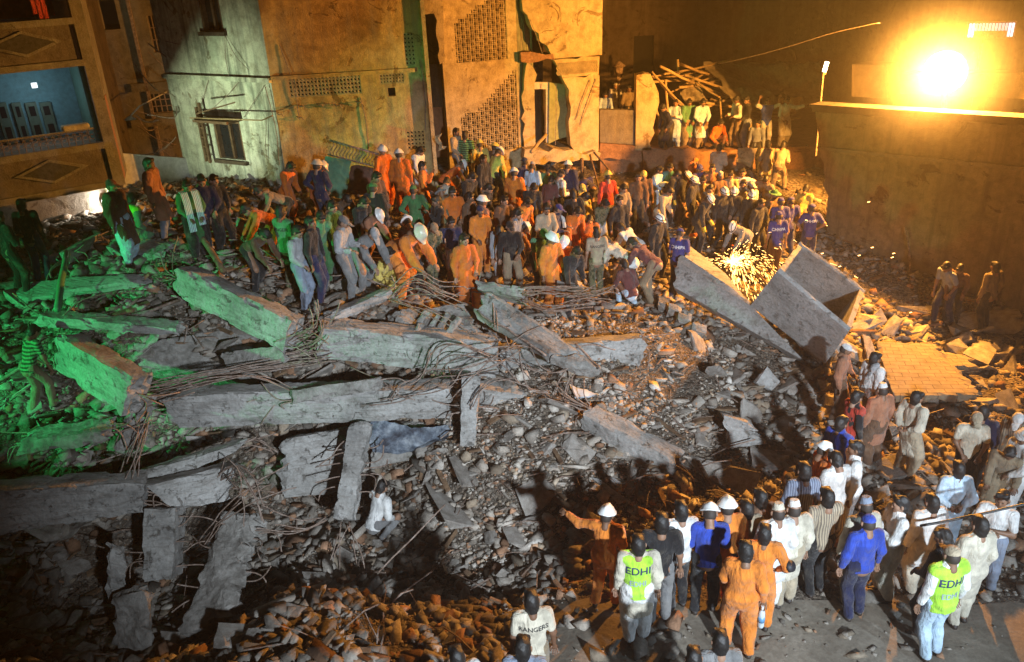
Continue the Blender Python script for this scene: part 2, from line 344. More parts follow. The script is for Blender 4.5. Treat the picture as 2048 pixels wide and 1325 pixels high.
# ---------------------------------------------- A: balcony block on the left
PA_ = Plane(0, 17.6, 190, 18.6, 250)
ba = empty('balcony_building', PA_.P(0, 2)); tag(ba, 'apartment block at the far left with diamond panels and a blue painted balcony', 'building')
def bl(mb, name, m, parent, smooth=False):
    return mb.build(name, m, parent, smooth)
BAI = ba.matrix_world.copy()
def part(name, mb, m, root, smooth=False):
    o = mesh(name, [Vector(v)-root.location for v in mb.V], mb.F, m, root, smooth)
    return o
def sub(name, mb, m, par, root):
    return mesh(name, [Vector(v)-root.location for v in mb.V], mb.F, m, par)
uR = PA_.uv(175, 200)[0]; UL = -6.0
zs_ = [PA_.uv(150, y)[1] for y in (-40, 45, 122, 278, 368)]   # balcony top, lower band..., soffit
zt = PA_.uv(140, 5)[1]
# panels (parapet faces) between (45..122 upper) and (300..368 lower)
def band(z0, z1, u0, u1, off0, off1, m, name): mb = MB(); PA_.box(mb, u0, u1, z0, z1, off0, off1); return part(name, mb, m, ba)
zA, zB, zC, zD, zE = PA_.uv(150, 48)[1], PA_.uv(150, 126)[1], PA_.uv(175, 272)[1], PA_.uv(180, 292)[1], PA_.uv(190, 372)[1]
band(zB+.06, zA, UL, uR, -.12, 0, M_BEIGE, 'parapet'); band(zE+.06, zD-.09, UL, uR+.1, -.12, 0, M_BEIGE, 'parapet')
for z0, z1, e in ((zA, zA+.13, .07), (zB-.07, zB+.06, .07), (zD-.09, zD+.05, .07), (zE-.08, zE+.06, .07)):
    band(z0, z1, UL, uR+.1, -.14, e, M_FRAME, 'floor_band')
# column at the right of the balcony, leaning lines come from the lens
uc = PA_.uv(160, 200)[0]; mb = MB(); PA_.box(mb, uR+.1, uR+.34, zE-.08, 9.5, -.2, .05); part('corner_column', mb, M_FRAME, ba)
# balcony interior, upper storey: back wall, side wall, floor slabs
zi0, zi1 = zD+.05, zB-.07
band(zi0, zi1, UL, uR, -1.6, -1.5, M_BLUEW, 'interior_wall'); mb = MB(); PA_.box(mb, uR, uR+.1, zi0, zi1, -1.6, -.14); part('interior_wall', mb, plain('teal_wall_paint', (.1, .3, .27), .7), ba)
mb = MB(); PA_.box(mb, UL, -.25, zi0, zi1-.02, -1.49, -1.44); part('painted_panel', mb, plain('pale_wall_paint', (.55, .5, .5), .7), ba)
band(zA+.13, 9.5, UL, uR, -1.6, -1.5, M_ORW, 'interior_wall')
for z in (zi0-.14, zi1+.0, zE): band(z-.0, z+.12, UL, uR, -1.6, -.15, M_FRAME, 'floor_slab')
# doors with dark panes in the blue wall
for px0, px1 in ((8, 30), (40, 58), (66, 88), (94, 116)):
    u0, u1, z0, z1 = rect(PA_, px0, 205, px1, 275); k = 1.09
    fb = MB(); PA_.box(fb, u0*k, u1*k, zi0, z1*.97, -1.495, -1.4); f = part('door', fb, plain('door_paint', (.12, .22, .18), .6), ba)
    for q in (0, 1):
        zz0 = zi0+.12+q*(z1*.97-zi0)/2; mb = MB(); PA_.box(mb, u0*k+.05, u1*k-.05, zz0, zz0+(z1*.97-zi0)/2-.2, -1.41, -1.39); sub('pane', mb, M_GLASS, f, ba)
# metal railing of the balcony
rl = MB(); zr = zD+.34
PA_.box(rl, UL, uR, zr, zr+.035, -.06, -.02); rlo = part('railing', rl, M_FRAME, ba)
rb = MB(); u = -1.2
while u < uR:
    rb.tube([PA_.P(u, zD+.05, -.04), PA_.P(u, zr, -.04)], .008, 4)
    for q in (.1, .2): rb.tube([PA_.P(u+.07+.05*cos(a), zD+.1+q+.05*sin(a)-.02, -.04) for a in np.linspace(0, 6.28, 9)], .006, 4)
    u += .14
sub('ironwork', rb, M_IRON, rlo, ba)
# diamonds
def diamond(cx, cy, wx, wy, mat):
    u, z = PA_.uv(cx, cy); a = abs(PA_.uv(cx+wx, cy)[0]-u); h = abs(PA_.uv(cx, cy-wy)[1]-z)
    mb = MB(); PA_.prism(mb, [(u-a, z), (u, z-h), (u+a, z), (u, z+h)], 0, .035); d = part('diamond_panel', mb, M_FRAME, ba)
    mb = MB(); k = .77; PA_.prism(mb, [(u-a*k, z), (u, z-h*k), (u+a*k, z), (u, z+h*k)], .036, .045); sub('inlay', mb, M_DIAM, d, ba)
diamond(48, 89, 80, 27, 0); diamond(104, 343, 76, 25, 0)
# side wall going back from the column, ground floor wall, things above
PS = Plane(228, 18.75, 262, 23, 300); mb = MB(); PS.box(mb, 0, 1.9, zE-.15, 9.5, -.2, 0); part('side_wall', mb, M_BEIGE, ba)
mb = MB(); PS.box(mb, .02, 1.1, zE-.1, 5.3, 0, .012); part('painted_dado', mb, M_BRNW, ba)
gw = MB(); PA_.box(gw, UL, uR+.1, .5, zE-.08, -1.2, -1.0); part('ground_floor_wall', gw, M_BEIGE, ba)
def rag(pl, pts, amp=6, step=14, seed=1):
    out = []; rr = random.Random(seed); n = len(pts)
    for i in range(n):
        x0, y0, *f0 = pts[i]; x1, y1 = pts[(i+1) % n][:2]
        L = sqrt((x1-x0)**2+(y1-y0)**2); k = max(1, int(L/step)) if f0 else 1
        for j in range(k):
            t = j/k; a = amp if (j and f0) else 0
            out.append(pl.uv(x0+(x1-x0)*t+rr.uniform(-a, a), y0+(y1-y0)*t+rr.uniform(-a, a)))
    return out[::-1] if False else out
def slabpoly(name, pl, pts, a, b, m, root, **kw):
    q = rag(pl, pts, **kw); ar = sum(q[i-1][0]*q[i][1]-q[i][0]*q[i-1][1] for i in range(len(q)))
    if ar < 0: q = q[::-1]
    mb = MB(); pl.prism(mb, q, a, b); return part(name, mb, m, root)
PL_ = Plane(120, 21.2, 380, 24.4, 400); lo_ = empty('lane_wall', PL_.P(1, 2)); tag(lo_, 'pale low wall in the lane lit white by the work lamp', 'wall')
slabpoly('wall', PL_, [(150, 300), (385, 318), (385, 520), (150, 560)], -.25, 0, plain('pale_lane_wall', (.5, .5, .5), .8), lo_)
# laundry on the upper balcony
mb = MB(); u, z = PA_.uv(72, 2)
for k in range(3): PA_.box(mb, u+k*.09-.1, u+k*.09-.02, z-.25-.1*k, z+.5, -.05+.01*k, -.03+.01*k)
cl = part('hanging_cloth', mb, cloth((.6, .08, .06)), ba)
u, z = PA_.uv(152, 258)
bu = MB(); PA_.box(bu, u-.28, u+.28, zr+.035, zr+.16, -.16, .08); o = mesh('cloth_bundle', bu.V, bu.F, cloth((.6, .55, .35)), None)
md = o.modifiers.new('bevel', 'BEVEL'); md.width = .05; md.segments = 3; tag(o, 'yellowish bundle lying on the balcony railing of the left block', 'bundle')
mb = MB(); c_ = at(70, 176, 18.6); mb.tube([c_, c_+Vector((0, 0, .1))], .06, 10); part('added_ceiling_lamp', mb, plain('fill_glow', (1, 1, 1), .5, 0, (.85, .95, 1), 2, 0), ba)  # added glowing fixture that goes with the balcony fill
# ---------------------------------------------- B: dark block between, with a lane
PB = Plane(190, 27, 400, 27.6, 250)
bb = empty('lane_building', PB.P(0, 2)); tag(bb, 'dim beige building at the end of the lane behind the corner house', 'building')
hB = [rect(PB, 300, 30, 345, 105), rect(PB, 298, 187, 362, 226), rect(PB, 200, 0, 235, 60)]
mb = MB(); PB.wall(mb, -2, 5, -1, 12, hB, -.3, 0); part('wall', mb, M_BEIGE, bb)
for h in hB[:2]:
    mb = MB(); PB.box(mb, h[0], h[1], h[2], h[3], -.25, -.2); wn = part('window', mb, M_GLASS, bb)
    mb = MB()
    for k in range(7): uu = h[0]+(h[1]-h[0])*k/6; PB.box(mb, uu-.015, uu+.015, h[2], h[3], -.19, -.15)
    for k in range(4): zz = h[2]+(h[3]-h[2])*k/3; PB.box(mb, h[0], h[1], zz-.015, zz+.015, -.145, -.12)
    sub('grille', mb, M_IRON, wn, bb)
mb = MB(); PB.box(mb, -.4, .95, -1, 12, .02, 1.6); part('dark_bay', mb, M_DARKP, bb)
for y0, y1 in ((325, 345), (240, 250), (168, 176)):
    a = PB.uv(262, y0); mb = MB(); PB.box(mb, a[0], 4, a[1]-.25, a[1], .0, .12); part('ledge', mb, M_BEIGE, bb)
mb = MB(); PB.box(mb, PB.uv(262, 350)[0], 4, -1, PB.uv(300, 340)[1], .02, .1); part('shutter', mb, plain('grey_shutter', (.42, .44, .44), .5), bb)
for px, py in ((310, 252), (343, 250)):
    u, z = PB.uv(px, py); mb = MB(); mb.tube([PB.P(u, z+.2, .03), PB.P(u+.02, z-.05, .06), PB.P(u+.12, z-.1, .2)], .012, 5); part('bracket', mb, M_IRON, bb)
mb = MB(); PB.box(mb, PB.uv(275, 100)[0], PB.uv(275, 100)[0]+.09, 0, 9, .03, .12); part('drain_pipe', mb, M_IRON, bb)
rw = random.Random(3)
for k in range(16):
    x0, y0 = rw.uniform(225, 330), rw.uniform(60, 330); x1, y1 = x0+rw.uniform(20, 110), y0+rw.uniform(-50, 70); d0 = rw.uniform(23.8, 26.5)
    mb = MB(); mb.tube(wav([at(x0, y0, d0), at((x0+x1)/2, (y0+y1)/2+rw.uniform(4, 22), d0), at(min(x1, 352), y1, d0+.2)], .04), rw.choice((.008, .012, .018)), 4); part('wire', mb, M_IRON, bb)
# street lamp shade in the lane
lp = MB(); c = at(260, 238, 24)
for k in range(2): lp.tube([c+Vector((0, 0, -.02)), c+Vector((0, 0, .03)), c+Vector((0, 0, .07))], .17, 12, .04)
lp.tube([c+Vector((0, 0, .05)), c+Vector((.1, .6, .25)), c+Vector((.1, 2.8, .3))], .02, 5)
tag(lp.build('lane_lamp', plain('enamel', (.55, .53, .5), .4)), 'unlit enamel lamp shade hanging over the lane on the left', 'lamp')
# ---------------------------------------------- C: pale green and ochre corner house
cd = 22.6; A0 = at(556, 250, cd)
PC = Plane(556, cd, 850, 23.0, 250)           # ochre face
PG = Plane(352, 24.6, 556, cd, 250)           # green face
bc = empty('corner_house', A0); tag(bc, 'cracked corner house with a pale green side and a stained ochre front', 'building')
uCe = PC.uv(852, 150)[0]
zl = PC.uv(690, 152)[1]
jal = [rect(PC, 576, 152, 722, 192), rect(PC, 758, 143, 808, 168), rect(PC, 808, 66, 829, 132), rect(PC, 813, 262, 850, 300), rect(PC, 776, 176, 791, 193)]
mb = MB(); PC.wall(mb, 0, uCe, 0, 10, jal, -.25, 0); part('wall', mb, M_OCH, bc)
def lattice(pl, r, nu, nz, root, dep=.12, kind=0, inside=None, m=M_OCH):
    """pierced screen: thin ribs crossing over a backing panel coloured dark for shade"""
    u0, u1, z0, z1 = r; mb = MB(); pl.box(mb, u0-.02, u1+.02, z0-.02, z1+.02, -.28, -.24); part('screen_backing', mb, M_DARK, root)
    du, dz = (u1-u0)/nu, (z1-z0)/nz; mb = MB(); t = .016
    for i in range(nu):
        for j in range(nz):
            a, b = u0+i*du, z0+j*dz; cu, cz = a+du/2, b+dz/2
            if inside and not inside(cu, cz): pl.box(mb, a, a+du, b, b+dz, -.1, -.001); continue
            pl.box(mb, a, a+t, b, b+dz, -.1, -.006); pl.box(mb, a+t, a+du, b, b+t, -.1, -.009)
            if kind == 0:
                pl.prism(mb, [(a+t, cz-.012), (cu, b+t), (cu+.02, b+t), (a+t, cz+.02)], -.09, -.012); pl.prism(mb, [(cu, b+dz), (a+du, cz), (a+du, cz+.025), (cu+.025, b+dz)], -.09, -.013)
                pl.prism(mb, [(cu, b+t), (a+du, cz-.02), (a+du, cz+.01), (cu-.01, b+t)], -.089, -.015); pl.prism(mb, [(a+t, cz), (cu, b+dz), (cu-.03, b+dz), (a+t, cz+.03)], -.089, -.016)
            else:
                q = (i+j) % 2
                if q: pl.prism(mb, [(a+t, b+dz*.25), (a+du*.6, b+dz*.55), (a+du*.6, b+dz*.8), (a+t, b+dz*.5)], -.09, -.012)
                else: pl.prism(mb, [(a+du*.35, b+dz*.6), (a+du, b+dz*.3), (a+du, b+dz*.55), (a+du*.35, b+dz*.85)], -.09, -.012)
                pl.box(mb, cu-.012, cu+.012, b+t, b+dz, -.09, -.018)
    pl.box(mb, u1-t, u1, z0, z1, -.1, -.004); pl.box(mb, u0, u1, z1-t, z1, -.1, -.003)
    return part('pierced_screen', mb, m, root)
lattice(PC, jal[0], 20, 5, bc, kind=0, m=M_CREAM); lattice(PC, jal[1], 8, 4, bc, m=M_CREAM); lattice(PC, jal[2], 3, 8, bc, m=M_CREAM); lattice(PC, jal[3], 5, 5, bc)
mb = MB(); PC.box(mb, jal[4][0]-.05, jal[4][1]+.05, jal[4][2]-.05, jal[4][3]+.05, -.3, -.22); part('vent_backing', mb, M_DARK, bc)  # near-black plate, shade inside the vent put into its colour
mb = MB(); PC.box(mb, .02, uCe*.93, zl-.0, zl+.1, 0, .09); part('ledge', mb, M_OCH, bc)
pier = PC.uv(800, 150)[0]; mb = MB(); PC.box(mb, PC.uv(812, 40)[0]+.5, uCe, 0, 10, .003, .14); part('pier', mb, M_CREAM, bc)
uG = (A0-PG.o).dot(PG.u); uG = Vector((uG,)*2 if False else (uG, 0)).x
gw_ = [rect(PG, 398, -30, 440, 62), rect(PG, 432, 242, 485, 318)]
mb = MB(); PG.wall(mb, 0, uG-.002, 0, 10, gw_, -.25, 0); part('wall', mb, M_GRNP, bc)
zg = PG.uv(440, 158)[1]; mb = MB(); PG.box(mb, -.06, uG+.02, zg-.04, zg+.08, .002, .1); part('ledge', mb, M_GRNP, bc)
for h in gw_:
    fm = MB(); t = .07
    PG.box(fm, h[0]-.1, h[1]+.1, h[2]-.12, h[2]-.02, -.05, .12)
    wn = part('window', fm, M_DARKP, bc)
    mb = MB(); PG.box(mb, h[0], h[1], h[2], h[3], -.22, -.18); sub('pane', mb, M_GLASS, wn, bc)
    mb = MB()
    for k in (0, .5, 1): uu = h[0]+(h[1]-h[0]-t)*k; PG.box(mb, uu, uu+t, h[2], h[3], -.17, -.02 if k != .5 else -.08)
    PG.box(mb, h[0]+t, h[1]-t, h[3]-t, h[3], -.16, -.03); sub('frame', mb, M_WOOD, wn, bc)
h = gw_[1]; mb = MB()   # open shutter and the canopy arms
PG.box(mb, h[0]-.42, h[0]-.36, h[2]-.1, h[3]+.35, .1, .18); PG.box(mb, h[0]-.16, h[0]-.1, h[2]-.1, h[3]+.5, .2, .28)
for k in range(5): zz = h[2]+.05+k*.27; PG.box(mb, h[0]-.36, h[0]-.16, zz, zz+.05, .14, .2)
part('shutter_frame', mb, M_WOOD, bc)
mb = MB(); PG.box(mb, h[0]-.1, h[1]+.15, h[3]+.03, h[3]+.1, 0, .6); part('window_canopy', mb, M_WOOD, bc)
mb = MB(); mb.tube([PG.P(h[0]-.3, h[3]+.12, .5), PG.P(uG-.05, h[3]+.2, .5), PG.P(uG+.4, h[3]+.35, .55)], .02, 5); part('pole', mb, M_BAMB, bc)
mb = MB(); mb.tube([at(392, 228, 23), at(470, 205, 22.8)], .02, 5); part('pole', mb, M_WOOD, bc)
for a, b in (((420, 160), (400, 230)), ((452, 66), (462, 160)), ((452, 70), (500, 140)), ((530, 170), (490, 235)), ((536, 235), (536, 320)), ((430, 215), (480, 165))):
    mb = MB(); mb.tube(wav([PG.P(*PG.uv(*a), .04), PG.P(*PG.uv((a[0]+b[0])/2, (a[1]+b[1])/2+5), .1), PG.P(*PG.uv(*b), .05)], .02), .009, 4); part('wire', mb, M_IRON, bc)
for px, py in ((585, 214), (603, 212), (640, 210), (655, 208), (676, 211), (718, 205), (600, 235), (560, 228)):
    u, z = PC.uv(px, py); mb = MB(); mb.tube([PC.P(u-.08, z+.03, .0), PC.P(u-.03, z, .12), PC.P(u+.06, z+.02, .14), PC.P(u+.1, z-.06, .08)], .014, 5); part('hook', mb, M_IRON, bc)
for (x0, y0), (x1, y1) in (((530, 172), (560, 330)), ((560, 90), (600, 240)), ((720, 195), (735, 300)), ((838, 120), (850, 260))):
    mb = MB(); mb.tube(wav([PC.P(*PC.uv(x0, y0), .03), PC.P(*PC.uv((x0+x1)/2+6, (y0+y1)/2), .05), PC.P(*PC.uv(x1, y1), .03)], .03), .012, 4); part('wire', mb, M_IRON, bc)
# top of the house goes above the frame: plain roof slab and back
mb = MB(); mb.hexa([PG.P(0, 9.9, 0), A0*1, PC.P(uCe, 9.9, 0), PC.P(uCe, 9.9, -6)]+[PG.P(0, 10.1, 0), A0*1, PC.P(uCe, 10.1, 0), PC.P(uCe, 10.1, -6)])
for q in (1, 5): mb.V[q] = (A0.x, A0.y, 9.9 if q == 1 else 10.1)
part('roof', mb, M_CON2, bc)
# ---------------------------------------------- D: stair tower with pierced screens
PD = Plane(893, 25.2, 1205, 26.6, 200)
bd = empty('stair_tower', PD.P(0, 1.5)); tag(bd, 'cream stair tower with stepped pierced screens and a torn open corner', 'building')
def poly_in(pl, pts):
    q = [pl.uv(*p) for p in pts]
    def f(u, z):
        c = False
        for i in range(len(q)):
            (a, b), (e, g) = q[i], q[i-1]
            if (b > z) != (g > z) and u < (e-a)*(z-b)/(g-b)+a: c = not c
        return c
    return f
r1 = rect(PD, 908, -6, 1014, 124); r2 = rect(PD, 920, 145, 1036, 305); ub = PD.uv(1046, 150)[0]; ue = PD.uv(1204, 150)[0]
wd = MB(); PD.wall(wd, PD.uv(880, 150)[0]+.1, ub-.15, 0, 10, [r1, r2], -.25, 0); part('wall', wd, M_CREAM, bd)
lattice(PD, r1, 12, 16, bd, kind=1, inside=poly_in(PD, [(905, 48), (935, 30), (965, 5), (985, -15), (1018, -15), (1018, 128), (905, 128)]), m=M_CREAM)
lattice(PD, r2, 13, 19, bd, kind=1, inside=poly_in(PD, [(915, 236), (950, 226), (985, 190), (1022, 145), (1040, 145), (1040, 310), (915, 310)]), m=M_CREAM)
# curved dark flank between the screens and the door wall, set back
mb = MB()
for k in range(8):
    a0, a1 = k/8, (k+1)/8; f_ = lambda a: (ub-.15+a*.62, -.42*sin(a*pi*.55))
    (u0, o0), (u1, o1) = f_(a0), f_(a1)
    mb.hexa([PD.P(u0, 0, o0), PD.P(u1, 0, o1), PD.P(u1, 0, o1-.15), PD.P(u0, 0, o0-.15), PD.P(u0, 10, o0), PD.P(u1, 10, o1), PD.P(u1, 10, o1-.15), PD.P(u0, 10, o0-.15)])
part('curved_flank', mb, plaster('green_grey_plaster', (.2, .22, .15), (.26, .28, .19), (.33, .34, .23)), bd, True)
# door wall: polygons with ragged torn edges
PE = Plane(1100, 26.0, 1205, 26.5, 200)
slabpoly('wall', PE, [(1050, -60, 1), (1046, 22, 1), (1066, 60, 1), (1100, 105, 1), (1108, 118), (1130, 116), (1204, 110), (1206, -60)], -.3, 0, M_CREAM, bd, amp=4)
slabpoly('pierced_band', PE, [(1108, 121, 1), (1200, 113), (1198, 150), (1125, 156, 1)], -.28, -.03, M_CREAM, bd, amp=3)
slabpoly('wall', PE, [(1125, 157, 1), (1199, 151), (1197, 303, 1), (1150, 305, 1), (1140, 275, 1), (1142, 215, 1), (1138, 180, 1)], -.3, 0, M_CREAM, bd, amp=4)
slabpoly('green_wall', PE, [(1106, 168), (1135, 172, 1), (1142, 200, 1), (1140, 278, 1), (1104, 292)], -.42, -.31, plain('olive_wall_paint', (.3, .32, .14), .8), bd, amp=3)
slabpoly('door_surround', PE, [(1056, 125, 1), (1075, 150), (1070, 168), (1070, 180), (1072, 292), (1050, 295, 1), (1046, 210, 1)], -.45, -.05, M_CREAM, bd, amp=4)
fr = slabpoly('door_frame', PE, [(1068, 168), (1106, 168), (1106, 290), (1100, 290), (1100, 182), (1074, 182), (1074, 290), (1068, 290)], -.5, -.36, plain('white_door_paint', (.55, .5, .42), .6), bd)
slabpoly('dark_doorway', PE, [(1040, -60), (1110, -60), (1110, 300), (1040, 300)], -1.2, -1.1, M_DARKP, bd)
slabpoly('floor_edge', PE, [(1040, 105, 1), (1105, 108, 1), (1108, 120, 1), (1042, 124, 1)], -.6, .05, M_BRICK, bd, amp=4)
slabpoly('floor_slab', PE, [(1045, 296, 1), (1196, 304, 1), (1190, 318, 1), (1110, 322, 1), (1048, 330, 1)], -1.2, .25, M_CREAM, bd, amp=5)
lx = rect(PE, 1112, 124, 1196, 148); mb = MB()
for i in range(22):
    for j in range(5):
        a = lx[0]+(lx[1]-lx[0])*i/22; b = lx[2]+(lx[3]-lx[2])*j/5; PE.prism(mb, [(a, b), (a+.035, b), (a+.085, b+.07), (a+.05, b+.07)] if j % 2 else [(a+.05, b), (a+.085, b), (a+.035, b+.07), (a, b+.07)], -.029, .012)
part('relief_lattice', mb, M_CREAM, bd)
for (x0, y0), (x1, y1) in (((1112, 168), (1110, 290)), ((1180, 160), (1150, 240)), ((1192, 158), (1160, 250)), ((1060, 40), (1085, 110))):
    mb = MB(); mb.tube(wav([PE.P(*PE.uv(x0, y0), .04), PE.P(*PE.uv((x0+x1)/2, (y0+y1)/2), .06), PE.P(*PE.uv(x1, y1), .04)], .03), .012, 4); part('wire', mb, M_IRON, bd)
# return wall of the tower on its right side, and the dark recess between C and D
mb = MB(); PE.box(mb, ue-PD.uv(1100, 200)[0]-.0, ue-PD.uv(1100, 200)[0]+.02, 0, 10, -5, -.3); 
slabpoly('side_wall', PE, [(1196, -60), (1206, -60), (1197, 303), (1190, 303)], -4, -.31, M_CREAM, bd)
PR = Plane(830, 24.8, 905, 24.9, 200); mb = MB(); PR.box(mb, -.6, 1.2, 0, 10, -1.9, -1.7); part('recess_wall', mb, M_DARKP, bd)
slabpoly('broken_slab', PR, [(836, 30), (886, 26), (886, -60), (832, -60)], -1.6, .05, M_CREAM, bd)
slabpoly('hanging_panel', PR, [(846, 138), (888, 134), (892, 222), (852, 224)], -.8, -.7, M_DARKP, bd)
slabpoly('wall_stub', PR, [(870, -60), (884, -60), (890, 125, 1), (880, 130, 1), (872, 60, 1)], -.5, -.1, M_CREAM, bd, amp=3)
slabpoly('lower_wall', PR, [(848, 226), (900, 224), (902, 330), (850, 330)], -1.2, -1.0, M_BRNW, bd)
# ---------------------------------------------- E: terrace with low wall, collapsed shelter
mb = MB(); x0, x1, y0, y1, z = TERR
mb.hexa([(x0, y0, -1), (x1, y0, -1), (x1, y1, -1), (x0, y1, -1), (x0, y0, z), (x1, y0, z), (x1, y1, z), (x0, y1, z)])
tag(mb.build('terrace', M_BRICK), kind='structure')
PT = Plane(1206, 27.1, 1290, 27.1, 260)
lw = empty('terrace_wall', PT.P(0, 1.5)); tag(lw, 'low grey parapet wall beside the cream stair tower with a jagged pillar at its end', 'wall')
slabpoly('parapet', PT, [(1200, 220), (1268, 221, 1), (1270, 290), (1200, 285)], -.25, .02, M_BEIGE, lw, amp=2)
slabpoly('pillar', PT, [(1272, 150, 1), (1300, 148, 1), (1316, 185, 1), (1312, 225, 1), (1305, 255, 1), (1302, 300), (1270, 300)], -.35, .1, M_CREAM, lw, amp=5)
slabpoly('plinth', PT, [(1200, 286), (1282, 292), (1282, 322, 1), (1200, 318, 1)], -.3, .08, M_BRICK, lw, amp=4)
tw = empty('retaining_wall', PT.P(2, 1)); tag(tw, 'broken brick retaining wall under the row of onlookers on the terrace', 'wall')
slabpoly('brickwork', PT, [(1283, 296, 1), (1420, 300, 1), (1600, 302, 1), (1605, 345, 1), (1420, 345, 1), (1283, 340, 1)], -.3, .1, M_BRICK, tw, amp=4)
# dark house behind the terrace
PH = Plane(1206, 34, 1620, 34, 200)
bh = empty('dark_house', PH.P(3, 1)); tag(bh, 'unlit brown house wall behind the terrace, fading into the night haze', 'building')
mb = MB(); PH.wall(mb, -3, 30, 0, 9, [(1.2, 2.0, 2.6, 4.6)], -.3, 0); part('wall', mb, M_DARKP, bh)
mb = MB(); PH.box(mb, 1.2, 2, 2.6, 4.6, -.28, -.2); part('window', mb, M_DARK, bh)
lt = MB(); c = at(1238, 130, 31); lt.tube([c, c+Vector((0, 0, -1.3))], .05, 6); lt.tube([c+Vector((0, 0, -.05)), c+Vector((0, 0, .12))], .25, 8, .04); lt.tube([c+Vector((0, 0, -.5)), c+Vector((0, 0, -.08))], .1, 6, .16)
lt.tube([c+Vector((0, 0, -1.3)), Vector((c.x, c.y, 1.5))], .04, 6)
tag(lt.build('lantern_post', M_IRON), 'unlit lantern post with a small cap behind the men on the low wall', 'lamp')
# ---------------------------------------------- F: the long wall at the right
PF = Plane(1640, 22.6, 2048, 18.6, 300)
bf = empty('boundary_wall', PF.P(0, 0)); tag(bf, 'long stained plaster wall under the big orange floodlight', 'wall')
slabpoly('wall', PF, [(1634, 222, 1), (2300, 266), (2300, 420), (1652, 300, 1), (1640, 260, 1)], -.32, .1, M_WALLF, bf, amp=4)
slabpoly('wall', PF, [(1640, 298), (2300, 372), (2300, 1500), (1690, 900), (1668, 620, 1), (1655, 420, 1), (1648, 340, 1)], -.32, .02, M_WALLF, bf, amp=6)
slabpoly('coping', PF, [(1628, 207), (2300, 248), (2300, 262), (1632, 222)], -.36, .2, M_DARKP, bf)
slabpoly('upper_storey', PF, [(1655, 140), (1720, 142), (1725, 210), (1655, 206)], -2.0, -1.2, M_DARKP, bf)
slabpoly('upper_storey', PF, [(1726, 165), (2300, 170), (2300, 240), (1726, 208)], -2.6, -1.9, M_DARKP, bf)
slabpoly('string_course', PF, [(1640, 292), (2300, 356), (2300, 366), (1642, 298)], -.2, .16, M_BEIGE, bf)
pp = MB(); pp.tube(wav([PF.P(*PF.uv(1815, 452), .15), PF.P(*PF.uv(1826, 500), .2), PF.P(*PF.uv(1832, 620), .2)], .03), .03, 6)
tag(pp.build('drain_pipe', M_IRON), 'thin dark pipe leaning against the long right wall', 'pipe')
# big sodium floodlight on its mast behind the wall
fl = empty('floodlight', SOD); tag(fl, 'huge glaring orange floodlight above the long right wall', 'floodlight')
M_SOD = plain('sodium_glow', (1, .8, .5), .5, 0, (1, .6, .2), 14, 0)
aim = (Vector((-1, 9, 2.5))-SOD).normalized(); aim = (aim+ (EYE-SOD).normalized()).normalized()
q = aim.to_track_quat('Z', 'Y').to_matrix().to_4x4(); mt = Matrix.Translation(SOD) @ q
def ring(mb, prof, n=20, mat=Matrix()):
    b = len(mb.V)
    for r, z in prof:
        for k in range(n): a = 2*pi*k/n; mb.V.append(tuple(mat @ Vector((r*cos(a), r*sin(a), z))))
    for i in range(len(prof)-1):
        for k in range(n): k2 = (k+1) % n; mb.F.append((b+i*n+k, b+i*n+k2, b+(i+1)*n+k2, b+(i+1)*n+k))
    mb.F.append(tuple(b+k for k in range(n))[::-1]); mb.F.append(tuple(b+(len(prof)-1)*n+k for k in range(n)))
BK = mt @ Matrix.Translation((0, 0, -.45))
mb = MB(); ring(mb, [(.12, -.3), (.2, -.1), (.47, .12), (.5, .16)], 20, BK); part('housing', mb, M_IRON, fl)
mb = MB(); ring(mb, [(.46, .165), (.4, .2), (.2, .24)], 20, BK); part('lens', mb, M_SOD, fl)
mb = MB(); mb.tube([SOD-aim*.6, Vector((SOD.x-aim.x*.9, SOD.y+.5, 3)), Vector((SOD.x-aim.x*.9, SOD.y+.5, -1))], .07, 8); part('mast', mb, M_IRON, fl)
bm = bmesh.new(); bmesh.ops.create_icosphere(bm, subdivisions=4, radius=3.0); me = bpy.data.meshes.new('glow_volume'); bm.to_mesh(me); bm.free()   # added volume that imitates the bloom round the lamp, thinning outwards
dm = bpy.data.materials.new('glow_volume'); dm.use_nodes = True; t_ = dm.node_tree; t_.nodes.remove(t_.nodes['Principled BSDF']); v_ = t_.nodes.new('ShaderNodeVolumePrincipled'); v_.inputs['Color'].default_value = (.95, .93, .9, 1)
ln_ = N(t_, 'ShaderNodeVectorMath', operation='LENGTH'); t_.links.new(objc(t_), ln_.inputs[0])
m1 = N(t_, 'ShaderNodeMath', operation='MULTIPLY_ADD', use_clamp=True); t_.links.new(ln_.outputs['Value'], m1.inputs[0]); m1.inputs[1].default_value = -1/3; m1.inputs[2].default_value = 1
m2 = N(t_, 'ShaderNodeMath', operation='POWER'); t_.links.new(m1.outputs[0], m2.inputs[0]); m2.inputs[1].default_value = 3.2
m3 = N(t_, 'ShaderNodeMath', operation='MULTIPLY'); t_.links.new(m2.outputs[0], m3.inputs[0]); m3.inputs[1].default_value = .12; t_.links.new(m3.outputs[0], v_.inputs['Density'])
t_.links.new(v_.outputs[0], t_.nodes['Material Output'].inputs['Volume']); me.materials.append(dm); o = link(bpy.data.objects.new('glow_volume', me)); o.location = SOD; tag(o, kind='stuff')
